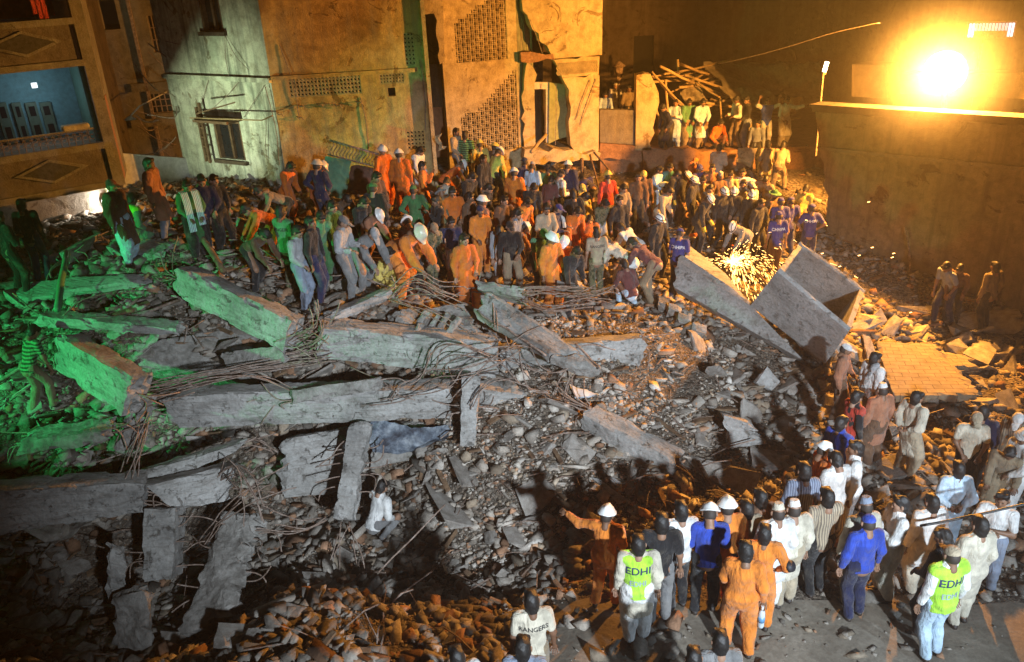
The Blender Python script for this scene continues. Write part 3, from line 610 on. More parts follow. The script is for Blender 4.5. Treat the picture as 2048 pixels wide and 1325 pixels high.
# small tube lamp and white panel light
tl = empty('tube_lamp', at(1651, 134, 23.6)); tag(tl, 'short glowing vertical tube lamp at the left end of the long wall', 'lamp')
c = tl.location; mb = MB(); mb.tube([c-Vector((.02, 0, .13)), c+Vector((.03, 0, .13))], .055, 10); part('tube', mb, plain('tube_glow', (1, .9, .7), .5, 0, (1, .8, .5), 14, 0), tl)
mb = MB(); mb.tube([c-Vector((.02, 0, .2)), c-Vector((.02, 0, .135))], .06, 8); mb.tube([c-Vector((.02, -.05, .15)), c-Vector((-.05, -.1, 2.5))], .025, 6); part('holder', mb, M_IRON, tl)
PW = Plane(1920, 24, 2040, 23.6, 60)
wl = empty('panel_light', PW.P(0, 6)); tag(wl, 'blue white lit panel lamp high at the upper right', 'lamp')
r_ = rect(PW, 1936, 47, 2028, 74)
mb = MB(); PW.box(mb, r_[0]-.04, r_[1]+.04, r_[2]-.04, r_[3]+.04, -.1, 0); part('casing', mb, M_IRON, wl)
n = 14
for k in range(n):
    a = r_[0]+(r_[1]-r_[0])*k/n; bright = k > 11 or k < 2; mb = MB()
    PW.box(mb, a+.015, a+(r_[1]-r_[0])/n-.015, r_[2]+(.0 if bright else .16), r_[3], .002, .03)
    part('lit_tube' if bright else 'louvre', mb, plain('blue_glow', (.7, .85, 1), .5, 0, (.6, .8, 1), 1.5, 0) if bright else plain('pale_glow', (.7, .8, 1), .5, 0, (.7, .75, .9), .7, 0), wl)
mb = MB(); PW.box(mb, r_[0]+.4, r_[0]+.46, 0, r_[2]-.04, -.09, -.03); part('post', mb, M_IRON, wl)
# doorway lamp at the left behind the crowd
dl = empty('work_lamp', GL); tag(dl, 'glaring white work lamp on the wall under the balcony behind the capped man', 'lamp')
mb = MB(); ring(mb, [(.05, 0), (.12, .04), (.14, .1)], 14, Matrix.Translation(GL+Vector((0, .1, 0))) @ Matrix.Rotation(radians(90), 4, 'X')); 
part('shade', mb, M_IRON, dl)
mb = MB(); ring(mb, [(.125, .105), (.1, .13)], 14, Matrix.Translation(GL+Vector((0, .1, 0))) @ Matrix.Rotation(radians(90), 4, 'X')); part('bulb', mb, plain('white_glow', (1, 1, .95), .5, 0, (1, .98, .9), 40, 0), dl)
mb = MB(); mb.tube([GL+Vector((0, .12, 0)), GL+Vector((.05, .5, -.05)), GL+Vector((.05, 1.6, -.4)), GL+Vector((.05, 1.6, -2))], .02, 5); part('arm', mb, M_IRON, dl)
# ================================================================== FIGURES (distance fields meshed by surface nets)
def smin(a, b, k=.035):
    h = np.maximum(k-np.abs(a-b), 0)/k; return np.minimum(a, b)-h*h*k*.25
def field(prims, h, lo, hi, cuts=()):
    n = [int((hi[i]-lo[i])/h)+2 for i in range(3)]
    ax = [lo[i]+h*np.arange(n[i]) for i in range(3)]; V = np.full(n, 1.0, np.float32)
    for pr in prims:
        kind = pr[0]; k = .035
        if kind == 'c': _, a, b, ra, rb = pr[:5]; a = np.array(a); b = np.array(b); fl = pr[5] if len(pr) > 5 else None; R = max(ra, rb); mn = np.minimum(a, b)-R-.07; mx = np.maximum(a, b)+R+.07
        else: _, c, rad, fr = pr[:4]; c = np.array(c); R = max(rad); mn = c-R-.06; mx = c+R+.06
        if pr[-1] == 'tight': k = .012
        i0 = [max(int((mn[i]-lo[i])/h), 0) for i in range(3)]; i1 = [min(int((mx[i]-lo[i])/h)+2, n[i]) for i in range(3)]
        if any(i1[i] <= i0[i] for i in range(3)): continue
        X = ax[0][i0[0]:i1[0], None, None]; Y = ax[1][None, i0[1]:i1[1], None]; Z = ax[2][None, None, i0[2]:i1[2]]
        if kind == 'c':
            ba = b-a; L = float(ba @ ba)+1e-9; px, py, pz = X-a[0], Y-a[1], Z-a[2]
            t = np.clip((px*ba[0]+py*ba[1]+pz*ba[2])/L, 0, 1); qx, qy, qz = px-t*ba[0], py-t*ba[1], pz-t*ba[2]
            if fl is not None and fl != 'tight':
                w_, f = np.array(fl[0]), fl[1]; dw = qx*w_[0]+qy*w_[1]+qz*w_[2]; g = (1/f-1)*dw
                qx, qy, qz = qx+g*w_[0], qy+g*w_[1], qz+g*w_[2]
            d = np.sqrt(qx*qx+qy*qy+qz*qz)-(ra+(rb-ra)*t)
        else:
            px, py, pz = X-c[0], Y-c[1], Z-c[2]; M = np.array(fr); q = [px*M[j][0]+py*M[j][1]+pz*M[j][2] for j in range(3)]
            d = (np.sqrt(sum((q[j]/rad[j])**2 for j in range(3)))-1)*min(rad)
        s = V[i0[0]:i1[0], i0[1]:i1[1], i0[2]:i1[2]]; s[...] = smin(s, d.astype(np.float32), k)
    X, Y, Z = ax[0][:, None, None], ax[1][None, :, None], ax[2][None, None, :]
    for (p, nn) in cuts: V = np.maximum(V, (X-p[0])*nn[0]+(Y-p[1])*nn[1]+(Z-p[2])*nn[2])
    return V, np.array(lo), h
def nets(V, lo, h):
    s = V < 0; nx, ny, nz = V.shape; sh = (nx-1, ny-1, nz-1)
    pos = np.zeros(sh+(3,), np.float32); cnt = np.zeros(sh, np.float32)
    C = [(i, j, k) for i in (0, 1) for j in (0, 1) for k in (0, 1)]
    def g(A, c): return A[c[0]:nx-1+c[0], c[1]:ny-1+c[1], c[2]:nz-1+c[2]]
    for a in C:
        for ax in range(3):
            if a[ax]: continue
            b = list(a); b[ax] = 1; va, vb = g(V, a), g(V, b); m = g(s, a) != g(s, b)
            if not m.any(): continue
            t = np.where(m, va/np.where(m, va-vb, 1), 0)
            for q in range(3): pos[..., q] += np.where(m, a[q]+(t if q == ax else 0), 0)
            cnt += m
    act = cnt > 0; idx = np.full(sh, -1, np.int64); idx[act] = np.arange(act.sum())
    P = pos[act]/cnt[act][:, None]; I = np.argwhere(act); P = (P+I)*h+lo
    F = []
    for ax in range(3):
        sl = [slice(1, -1)]*3; sl[ax] = slice(0, -1); a = s[tuple(sl)]; sl2 = list(sl); sl2[ax] = slice(1, None); b = s[tuple(sl2)]
        m = np.argwhere(a != b)
        if not len(m): continue
        fl = a[tuple(m.T)]; m = m+1; m[:, ax] -= 1
        u, v = (ax+1) % 3, (ax+2) % 3; du = np.zeros(3, int); du[u] = 1; dv = np.zeros(3, int); dv[v] = 1
        q = np.stack([idx[tuple((m-du-dv).T)], idx[tuple((m-dv).T)], idx[tuple(m.T)], idx[tuple((m-du).T)]], 1)
        q[~fl] = q[~fl][:, ::-1]; F.append(q)
    F = np.concatenate(F) if F else np.zeros((0, 4), int); F = F[(F >= 0).all(1)]
    return P, F
def mk(name, P, F, n=1, mi=None):
    me = bpy.data.meshes.new(name); me.from_pydata(P.tolist() if hasattr(P, 'tolist') else P, [], F.tolist() if hasattr(F, 'tolist') else F)
    for i in range(n): me.materials.append(None)
    if mi is not None: me.polygons.foreach_set('material_index', mi)
    me.polygons.foreach_set('use_smooth', [True]*len(me.polygons)); me.update(); return me
# ---- head space: centre of the skull at 0, face towards -Y
I3 = ((1, 0, 0), (0, 1, 0), (0, 0, 1))
HEAD = [('e', (0, .012, .02), (.078, .097, .098), I3), ('e', (0, -.03, -.03), (.06, .066, .082), I3), ('c', (0, -.05, -.085), (0, -.058, -.09), .03, .026),
        ('c', (0, -.092, .012), (0, -.108, -.02), .009, .014, 'tight'), ('c', (-.03, -.083, .032), (.03, -.083, .032), .013, .013, 'tight'),
        ('c', (-.02, -.085, -.052), (.02, -.085, -.052), .011, .011, 'tight'), ('c', (-.045, -.058, -.012), (-.04, -.055, -.012), .022, .022), ('c', (.045, -.058, -.012), (.04, -.055, -.012), .022, .022),
        ('e', (.09, .006, -.004), (.016, .02, .034), I3, 'tight'), ('e', (-.09, .006, -.004), (.016, .02, .034), I3, 'tight'),
        ('c', (0, .015, -.07), (0, .03, -.17), .056, .062)]
V, lo, h = field(HEAD, .0085, (-.11, -.14, -.2), (.11, .14, .13)); HP, HF = nets(V, lo, h)
hc = HP[HF].mean(1); HMI = np.zeros(len(HF), int)
for sx in (-1, 1): HMI[(np.abs(hc[:, 0]-sx*.03) < .013) & (np.abs(hc[:, 2]-.012) < .009) & (hc[:, 1] < -.06)] = 2
HMI[(np.abs(hc[:, 0]) < .022) & (np.abs(hc[:, 2]+.052) < .007) & (hc[:, 1] < -.07)] = 3
def headpiece(kind):
    k = ('hp', kind)
    if k in MC: return MC[k]
    lo, hi = (-.2, -.24, -.2), (.2, .2, .2); h = .0095; mi = None; E = lambda c, r: ('e', c, r, I3)
    if kind in ('hair', 'hair2', 'hair3'):
        b = {'hair': .012, 'hair2': .022, 'hair3': .007}[kind]; pr = [E((0, .02, .034), (.074+b, .098+b, .096+b*1.2)), E((0, .04, -.035), (.07+b, .066+b, .085+b)), ('c', (-.045, -.05, .095), (.045, -.05, .095), .02+b, .022+b), ('c', (0, .03, -.05), (0, .036, -.11), .066+b*.4, .058+b*.4)]
        cuts = [((0, -.062, .05), (0, -.8, -.6)), ((0, 0, -.128), (0, .1, -1)), ((0, -.012, -.03), (0, -1, -.75))]
    elif kind == 'beard': pr = [E((0, -.04, -.075), (.062, .066, .055)), ('c', (0, -.065, -.1), (0, -.07, -.13), .035, .02)]; cuts = [((0, 0, -.035), (0, -.25, 1)), ((0, .02, 0), (0, 1, 0))]
    elif kind == 'moustache': pr = [('c', (-.024, -.093, -.04), (.024, -.093, -.04), .01, .01)]; cuts = []
    elif kind in ('helmet', 'stripedhelmet'):
        pr = [E((0, .01, .045), (.116, .135, .112)), ('c', (0, -.13, .035), (0, -.15, .03), .05, .035, ((0, .25, .97), .25)), ('e', (0, .01, .043), (.128, .15, .02), I3), ('c', (0, -.06, .135), (0, .08, .135), .02, .02)]
        cuts = [((0, 0, .028), (0, .12, -1))]
    elif kind == 'cap': pr = [E((0, .015, .045), (.092, .108, .085)), ('c', (0, -.11, .05), (0, -.165, .035), .062, .05, ((0, .3, .95), .16))]; cuts = [((0, 0, .03), (0, .1, -1))]
    elif kind == 'kufi': pr = [('c', (0, .02, .06), (0, .02, .1), .088, .072)]; cuts = [((0, 0, .05), (0, .2, -1)), ((0, 0, .142), (0, 0, 1))]
    elif kind == 'turban': pr = [E((0, .015, .06), (.115, .125, .075)), ('c', (-.08, -.05, .05), (.08, -.04, .09), .045, .04), ('c', (.07, .08, .06), (-.08, .07, .06), .045, .045)]; cuts = [((0, 0, .02), (0, 0, -1))]
    elif kind == 'bandana': pr = [E((0, .015, .04), (.088, .105, .09)), ('c', (0, .11, .02), (.03, .15, -.02), .025, .015)]; cuts = [((0, 0, .04), (0, -.5, -1))]
    elif kind == 'hat': pr = [E((0, .01, .06), (.09, .1, .085)), ('e', (0, 0, .04), (.17, .18, .022), I3)]; cuts = [((0, 0, .02), (0, 0, -1))]
    V, lo_, h = field(pr, h, lo, hi, cuts); P, F = nets(V, lo_, h); n = 1
    if kind.startswith('hair'):
        d = np.stack([vnoise(P[:, 0], P[:, 1], P[:, 2], s, 3, 48) for s in (1, 2, 3)], 1); P = P+d*.009
    if kind == 'turban': P = P*(1+.03*np.sin(P[:, 2:3]*160+P[:, 0:1]*60))
    if kind == 'stripedhelmet':
        c = P[F].mean(1); mi = ((np.abs(c[:, 2]-.062) < .012) | (np.abs(np.abs(c[:, 0])-.052) < .009)).astype(int); n = 2
    MC[k] = mk(kind, P, F, n, mi); return MC[k]
# ---- skeletons
def ik(hip, foot, l1=.45, l2=.43, fwd=(0, -1, 0)):
    a, b = np.array(hip, float), np.array(foot, float); d = b-a; L = min(np.linalg.norm(d), l1+l2-.004); u = d/np.linalg.norm(d)
    x = (l1*l1-l2*l2+L*L)/(2*L); y = sqrt(max(l1*l1-x*x, 0)); f = np.array(fwd, float); f = f-u*(f@u); f = f/np.linalg.norm(f)
    return a+u*x+f*y
ARM = {'down': ((.06, -.01, -.27), (.02, .07, -.24)), 'cross': ((.05, .08, -.26), (-.21, .13, .05)), 'hips': ((.17, -.08, -.21), (-.13, .12, -.15)),
       'fwd': ((.06, .04, -.27), (-.05, .22, .02)), 'low': ((.05, .06, -.26), (-.1, .17, -.12)), 'up': ((.2, .08, .1), (-.04, .08, .24)), 'out': ((.26, .03, -.06), (.22, .06, .05)),
       'behind': ((.08, -.09, -.25), (-.17, -.08, -.1)), 'face': ((.04, .14, -.22), (-.1, .1, .22)), 'reach': ((.03, .2, -.18), (.0, .24, -.06))}
#        bend, pelvis z, arm L, arm R, head pitch (deg, + down), feet (spread, stagger), turn of torso, hang arms in world
POSE = {'stand': (3, .93, 'down', 'down', 8, (.10, .04), 0, 0), 'stand2': (2, .925, 'low', 'down', 20, (.14, -.07), 12, 0), 'cross': (1, .93, 'cross', 'cross', 6, (.13, .03), 0, 0), 'hips': (2, .92, 'hips', 'hips', 8, (.15, .02), -6, 0),
        'lowhands': (8, .92, 'low', 'low', 28, (.12, .05), 0, 0), 'fwd': (8, .92, 'fwd', 'fwd', 25, (.12, .08), 8, 0), 'behind': (2, .93, 'behind', 'behind', 6, (.12, .02), 0, 0), 'phone': (4, .92, 'face', 'low', 12, (.12, .05), 0, 0),
        'lean': (28, .9, 'fwd', 'down', 30, (.14, .12), 10, 1), 'bend': (62, .86, 'reach', 'reach', 25, (.16, .12), 0, 1), 'bend2': (80, .84, 'down', 'down', 15, (.17, .06), 15, 1), 'up': (3, .92, 'up', 'up', 0, (.14, .05), 0, 0),
        'out': (5, .92, 'out', 'low', 10, (.14, .05), 0, 0), 'crouch': (30, .36, 'reach', 'low', 18, (.15, -.12), 0, 1), 'sit': (18, .47, 'fwd', 'fwd', 10, (.13, -.36), 0, 0), 'walk': (7, .9, 'low', 'down', 18, (.1, .26), 6, 0),
        'point': (3, .92, 'out', 'down', 0, (.13, .05), 0, 0), 'climb': (30, .84, 'reach', 'fwd', 10, (.12, .3), 0, 0)}
def skel(pose):
    bd_, pz, aL, aR, hp, (sp, stg), tw, hang = POSE[pose]; b = radians(bd_); J = {}
    t = np.array((0, -sin(b), cos(b))); wv = np.array((0, -cos(b), -sin(b))); s = np.array((1., 0, 0))
    P = np.array((0, .16*sin(b) if pz > .7 else .12, pz)); J['P'] = P; J['t'] = t; J['w'] = wv
    a = radians(tw); s2 = s*cos(a)+wv*sin(a); w2 = wv*cos(a)-s*sin(a); J['s2'], J['w2'] = s2, w2
    J['C'] = P+t*.34; J['N'] = P+t*.5-wv*.01
    nb = radians(bd_*.75+hp*.4); J['H'] = J['N']+np.array((0, -sin(nb), cos(nb)))*.142; J['hp'] = radians(bd_*.7+hp)
    for i, sg, arm in ((0, 1, aL), (1, -1, aR)):
        S = P+t*.452+s2*sg*.185; e, w_ = ARM[arm]
        if hang:
            if arm == 'down': E_ = S+np.array((sg*.03, -.02, -.27)); W_ = E_+np.array((0, -.06, -.24))
            elif arm == 'reach': E_ = S+np.array((sg*.02, -.12, -.23)); W_ = E_+np.array((-sg*.03, -.16, -.18))
            else: E_ = S+s2*sg*e[0]+w2*e[1]+t*e[2]; W_ = E_+np.array((-sg*.04, -.15, -.16))
        else: E_ = S+s2*sg*e[0]+w2*e[1]+t*e[2]; W_ = E_+s2*sg*w_[0]+w2*w_[1]+t*w_[2]
        J['S%d' % i], J['E%d' % i], J['W%d' % i] = S, E_, W_
        hip = P+s*sg*.088; fy = P[1]*(.5 if pz > .7 else 0)+(stg if sg > 0 else -stg)*(1 if pose != 'sit' else 0)+(-.36 if pose == 'sit' else 0)
        if pz < .45: fy = -.05+(stg*sg)
        A = np.array((sg*sp, fy, .085))
        if np.linalg.norm(A-hip) > .875: A = hip+(A-hip)*.875/np.linalg.norm(A-hip); A[2] = .085; 
        J['h%d' % i] = hip; J['A%d' % i] = A; J['K%d' % i] = ik(hip, A, fwd=(sg*.12, -1, .05))
    return J
def bodyprims(J, g=0.0):
    wv = J['w'].tolist(); fl = (wv, .66); pr = [('c', J['P'], J['P']+J['t']*.12, .145+g, .135+g, fl), ('c', J['P']+J['t']*.12, J['C'], .135+g, .155+g, fl), ('c', J['C'], J['P']+J['t']*.44, .155+g, .11+g, fl), ('c', J['S0']*.88+J['S1']*.12, J['S1']*.88+J['S0']*.12, .06+g, .06+g), ('c', J['P']-J['t']*.02+J['w']*-.03, J['P']-J['t']*.07+J['w']*-.03, .14+g, .11+g, fl)]
    return pr
def limbs(J, g=0, sl=1.0, lr=(.092, .062, .042), legs=True, arms=True, wr=.026):
    pr = []
    for i in '01':
        S, E_, W_, h_, K, A = (J[k+i] for k in 'SEWhKA')
        if arms:
            pr.append(('c', S, E_ if sl >= .5 else S+(E_-S)*sl*2, .054+g, .043+g))
            if sl > .5: pr.append(('c', E_, E_+(W_-E_)*(sl-.5)*2, .043+g, wr+g))
        if legs: pr += [('c', h_, K, lr[0]+g, lr[1]+g), ('c', K, K*.6+A*.4, lr[1]+g, lr[1]*.92+g), ('c', K*.6+A*.4, A, lr[1]*.92+g, lr[2]+g)]
    return pr
def hand(V, F, mi, W, d, side):
    """palm, four curled fingers of unequal length and a thumb leaving the side of the palm"""
    W = Vector(W); d = Vector(d).normalized(); a = Vector((side, 0, 0))*-1; a = (a-d*a.dot(d)); a = a.normalized() if a.length > .1 else d.orthogonal().normalized()
    n = d.cross(a).normalized()*(-side)  # back of the hand
    wd = n.cross(d).normalized()
    b = len(V); prof = [(0, .024, .018), (.03, .036, .017), (.065, .042, .015), (.088, .04, .012)]
    for (l, u, v) in prof:
        for k in range(8): q = 2*pi*k/8; V.append(tuple(W+d*l+wd*(u*cos(q))+n*(v*sin(q))))
    for i in range(3):
        for k in range(8): F.append((b+i*8+k, b+i*8+(k+1) % 8, b+(i+1)*8+(k+1) % 8, b+(i+1)*8+k)); mi.append(0)
    F.append(tuple(b+24+k for k in range(8))); mi.append(0)
    for j, (off, L) in enumerate(((.031, .068), (.0105, .08), (-.0105, .074), (-.031, .058))):
        mb = MB(); p0 = W+d*.08+wd*off; p1 = p0+d*L*.45-n*.012; p2 = p1+d*L*.28-n*L*.34; p3 = p2-n*L*.3-d*.004; mb.tube([p0, p1, p2, p3], .0105, 5, .007)
        o = len(V); V += mb.V; F += [tuple(o+q for q in f) for f in mb.F]; mi += [0]*len(mb.F)
    mb = MB(); p0 = W+d*.025+wd*.03; p1 = p0+d*.03+wd*.024-n*.01; p2 = p1+d*.035+wd*.004-n*.014; mb.tube([p0, p1, p2], .013, 5, .008)
    o = len(V); V += mb.V; F += [tuple(o+q for q in f) for f in mb.F]; mi += [0]*len(mb.F)
def bounds(J, m=.3):
    A = np.array([v for k, v in J.items() if k[0] in 'PCNHSEWhKA' and len(k) <= 2 and k != 'hp']); return A.min(0)-m, A.max(0)+m
def headmat(J):
    return Matrix.Translation(Vector(J['H'])) @ Matrix.Rotation(J['hp'], 4, 'X')
def body_mesh(pose):
    k = ('body', pose)
    if k in MC: return MC[k]
    J = skel(pose); pr = bodyprims(J)+limbs(J)+[('c', J['P']+J['t']*.44, J['N']*.4+J['H']*.6, .062, .052)]
    sh = []
    for i in '01': A = J['A'+i]; dirf = np.array((.18 if i == '0' else -.18, -1, 0)); pr.append(('c', A+np.array((0, .03, -.045)), A+dirf*.13+np.array((0, 0, -.052)), .042, .034, ((0, 0, 1), .85)))
    lo, hi = bounds(J, .22); lo[2] = max(lo[2], -.02)-.02; V, l_, h = field(pr, .019, lo, hi); P, F = nets(V, l_, h); c = P[F].mean(1)
    mi = (c[:, 2] < .085).astype(int) if pose not in ('x',) else None
    V_ = P.tolist(); F_ = F.tolist(); mi = mi.tolist(); M = headmat(J); o = len(V_)
    V_ += [tuple(M @ Vector(p)) for p in HP.tolist()]; F_ += [[o+q for q in f] for f in HF.tolist()]; mi += HMI.tolist()
    for i, sg in ((0, 1), (1, -1)): hand(V_, F_, mi, J['W%d' % i], J['W%d' % i]-J['E%d' % i], sg)
    MC[k] = (mk('person', V_, F_, 4, mi), J); return MC[k]
def folds(P, amp, seed):
    c = vnoise(P[:, 0]*1.0, P[:, 1], P[:, 2]*.42, seed, 4, 15); return np.maximum(c, -.35)*amp
def garment(kind, pose, seed):
    k = ('g', kind, pose, seed)
    if k in MC: return MC[k]
    J = skel(pose); cuts = []; up = J['P']+J['t']*.53+J['w']*-.01; cuts.append((up, J['t']-J['w']*.35)); nk = (J['H']-J['N']); nk = nk/np.linalg.norm(nk); hi_ = kind in ('shirt', 'kameez', 'jacket', 'coverall', 'coat'); col_ = [('c', J['P']+J['t']*.42, J['N']+J['t']*.03, .105, .07)]+([('c', J['N'], J['N']+nk*.05, .071, .069)] if hi_ else []); up = up+(nk*.035 if hi_ else 0); cuts[-1] = (up, J['t']-J['w']*.35); h = .0175; amp = .019; lo, hi = bounds(J, .3)
    hem = J['P']-J['t']*.1
    tor = lambda g: bodyprims(J, g)
    low = [('c', J['P']-J['t']*.02, J['P']-J['t']*.12, .158, .165, (J['w'].tolist(), .72))]
    if kind == 'tee': pr = tor(.016)+low+limbs(J, .019, .33, legs=False); cuts.append((hem, -J['t']))
    elif kind == 'shirt': pr = tor(.012)+low+limbs(J, .018, .93, legs=False); cuts.append((hem, -J['t']))
    elif kind == 'jacket': pr = tor(.03)+low+limbs(J, .03, .95, legs=False); cuts.append((hem, -J['t'])); amp = .022
    elif kind == 'vest': pr = tor(.034)+[('c', J['P']-J['t']*.02, J['P']-J['t']*.14, .175, .18, (J['w'].tolist(), .74))]+[('c', J['S0'], J['S1'], .075, .075)]; cuts.append((J['P']-J['t']*.12, -J['t']))
    elif kind in ('kameez', 'coat'):
        g = .02 if kind == 'kameez' else .034; km = (J['K0']+J['K1'])/2; bot = km+np.array((0, .02, -.06)); amp = .026
        if J['P'][2] < .6: bot = J['P']+np.array((0, -.12, -.14))
        pr = tor(g)+limbs(J, .024, .94, legs=False)+[('c', J['P']-J['t']*.0, bot, .165+g*.5, .2+g, ((0, 1, 0), .7)), ('c', J['h0'], J['K0'], .1+g, .1+g), ('c', J['h1'], J['K1'], .1+g, .1+g)]
        cuts.append(((0, 0, bot[2]+.02), (0, .05, -1)))
    elif kind == 'coverall': pr = tor(.018)+limbs(J, .02, .95, (.1, .076, .062)); cuts.append(((0, 0, .1), (0, 0, -1))); amp = .024
    elif kind == 'pants': pr = [('c', J['P']+J['t']*.06, J['P']-J['t']*.04, .148, .15, (J['w'].tolist(), .7))]+limbs(J, .01, 1, (.094, .07, .058), arms=False); cuts = [(J['P']+J['t']*.1, J['t']), ((0, 0, .07), (0, 0, -1))]
    elif kind == 'shalwar': pr = [('c', J['P']+J['t']*.06, J['P']-J['t']*.08, .155, .17, (J['w'].tolist(), .75))]+limbs(J, .022, 1, (.11, .1, .05), arms=False); cuts = [(J['P']+J['t']*.1, J['t']), ((0, 0, .1), (0, 0, -1))]; amp = .026
    if kind not in ('pants', 'shalwar'): pr = pr+col_
    V, l_, h = field(pr, h, lo, hi, cuts); P, F = nets(V, l_, h)
    me = mk(kind, P, F, 1); nr = np.zeros(len(P)*3, np.float32); me.vertices.foreach_get('normal', nr); nr = nr.reshape(-1, 3)
    P2 = P+nr*folds(P, amp, seed+3)[:, None]; me.vertices.foreach_set('co', P2.astype(np.float32).ravel()); me.update(); MC[k] = me; return me
COLS = dict(o=(.62, .15, .018), O=(.72, .22, .03), n=(.02, .025, .07), v=(.045, .045, .2), w=(.72, .72, .7), c=(.58, .53, .42), g=(.05, .17, .06), G=(.1, .28, .14), k=(.018, .018, .02), b=(.13, .07, .04),
            r=(.5, .05, .03), e=(.4, .33, .23), y=(.65, .5, .12), a=(.2, .2, .2), A=(.36, .37, .38), l=(.5, .66, .8), B=(.03, .07, .42), L=(.42, .8, .06), m=(.14, .05, .05), t=(.05, .22, .25), h=(.26, .2, .13), s=(.22, .26, .34), p=(.36, .16, .09))
SKIN = [(.2, .105, .06), (.26, .14, .085), (.16, .08, .045), (.3, .17, .11)]
HAIRC = (.012, .01, .009)
def setm(o, i, m): o.material_slots[i].link = 'OBJECT'; o.material_slots[i].material = m
def child(name, me, root, mats, mat=None):
    o = bpy.data.objects.new(name, me); link(o, root)
    if mat is not None: o.matrix_local = mat
    for i, m in enumerate(mats): setm(o, i, m)
    return o
TXT = {}
def text_on(root, gar, J, words, size, zt, m, back=True, name='lettering'):
    """lettering pressed onto the back of a garment"""
    me = gar; key = (me.name, words, size)
    if key not in TXT:
        c = bpy.data.curves.new('t', 'FONT'); c.body = words; c.size = size; c.align_x = 'CENTER'; c.align_y = 'CENTER'; c.resolution_u = 3; c.offset = size*.018
        to = bpy.data.objects.new('t', c); COL.objects.link(to); dg = bpy.context.evaluated_depsgraph_get(); dg.update(); tm = bpy.data.meshes.new_from_object(to.evaluated_get(dg)); bpy.data.objects.remove(to)
        bm = bmesh.new(); bm.from_mesh(tm)
        for _ in range(2):
            e = [q for q in bm.edges if q.calc_length() > .02]
            if e: bmesh.ops.subdivide_edges(bm, edges=e, cuts=1)
        bmesh.ops.triangulate(bm, faces=bm.faces[:])
        tree = BVHTree.FromPolygons([v.co for v in me.vertices], [tuple(p.vertices) for p in me.polygons])
        t, w_, C = Vector(J['t']), Vector(J['w']), Vector(J['P'])+Vector(J['t'])*zt
        for v in bm.verts:
            p = C-w_*.5+Vector((-v.co.x, 0, 0))+t*v.co.y; r = tree.ray_cast(p, w_)
            v.co = (r[0]-w_*.006) if r[0] is not None else C-w_*.12+Vector((-v.co.x, 0, 0))+t*v.co.y
        tm2 = bpy.data.meshes.new(name); bm.to_mesh(tm2); bm.free(); tm2.materials.append(None); TXT[key] = tm2
    return child(name, TXT[key], root, [m])
NPERS = 0
def person(hx, hy, pose, yaw, outfit, head, label, group=None, scale=None, loc=None):
    """outfit like 'coverall:o' or 'tee:v,pants:n'; head like 'hair' / 'helmet:w' / 'beard'"""
    global NPERS; NPERS += 1; i = NPERS; rr = random.Random(i*7+1)
    me, J = body_mesh(pose); sc = scale or rr.uniform(.965, 1.025); q = radians(yaw+rr.uniform(-8, 8))
    hl = headmat(J) @ Vector((0, .01, .12)); off = Vector((hl.x*cos(q)-hl.y*sin(q), hl.x*sin(q)+hl.y*cos(q), hl.z))*sc
    p = Vector(loc) if loc else hit(hx, hy, off)
    root = bpy.data.objects.new('person', me); link(root); root.location = (p.x, p.y, p.z); root.rotation_euler = (0, 0, q); root.scale = (sc*rr.uniform(.88, .97), sc*rr.uniform(.9, 1), sc)
    sk = SKIN[rr.randrange(4)]; setm(root, 0, plain('skin', sk, .55, var=.2)); setm(root, 1, plain('shoe_leather', (.03, .02, .015), .6)); setm(root, 2, plain('eyes', (.03, .02, .02), .3)); setm(root, 3, plain('lips', tuple(x*.7 for x in sk), .5))
    tag(root, label, 'person', group or 'people at the collapsed building')
    gm = {}
    for g in outfit.split(','):
        f = g.split(':'); kind, c = f[0], f[1]; fx = f[2] if len(f) > 2 else ''
        base = 'shirt' if kind == 'longtee' else kind
        gme = garment(base, pose, rr.randrange(2)); gm[kind] = gme
        nm = {'tee': 't_shirt', 'pants': 'trousers'}.get(kind, kind)
        go = child(nm, gme, root, [cloth(COLS[c], fx if fx in ('camo', 'stripe', 'vstripe') else '')])
        if fx == 'CHHIPA': text_on(root, gme, J, 'CHHIPA', .105, .33, plain('white_print', (.75, .75, .75), .7))
        if fx == 'EDHI': text_on(root, gme, J, 'EDHI', .15, .32, plain('dark_print', (.03, .04, .1), .7)); text_on(root, gme, J, 'EDHI', .1, .13, plain('grey_print', (.3, .35, .42), .7))
        if fx == 'RANGERS': text_on(root, gme, J, 'RANGERS', .085, .34, plain('dark_print', (.03, .03, .03), .7))
    M = headmat(J)
    for hd in head.split(','):
        f = hd.split(':'); k = f[0]; c = COLS[f[1]] if len(f) > 1 else HAIRC
        if k == 'bald': continue
        if k.startswith('hair') or k in ('beard', 'moustache'): ms = [plain('hair', HAIRC if len(f) < 2 else c, .6)]; nm = 'hair' if k[0] == 'h' else k
        elif 'helmet' in k: ms = [plain('helmet_shell', c, .3, var=.12)]; nm = 'helmet'
        else: ms = [cloth(c)]; nm = {'kufi': 'skull_cap'}.get(k, k)
        if k == 'stripedhelmet': ms.append(plain('helmet_band', (.03, .03, .04), .4))
        child(nm, headpiece(k), root, ms, M)
        if k in ('helmet', 'cap', 'kufi', 'bandana', 'stripedhelmet') : child('hair', headpiece('hairlow'), root, [plain('cropped_hair', (.035, .024, .018), .7)], M)
    return root, J
_hp = headpiece
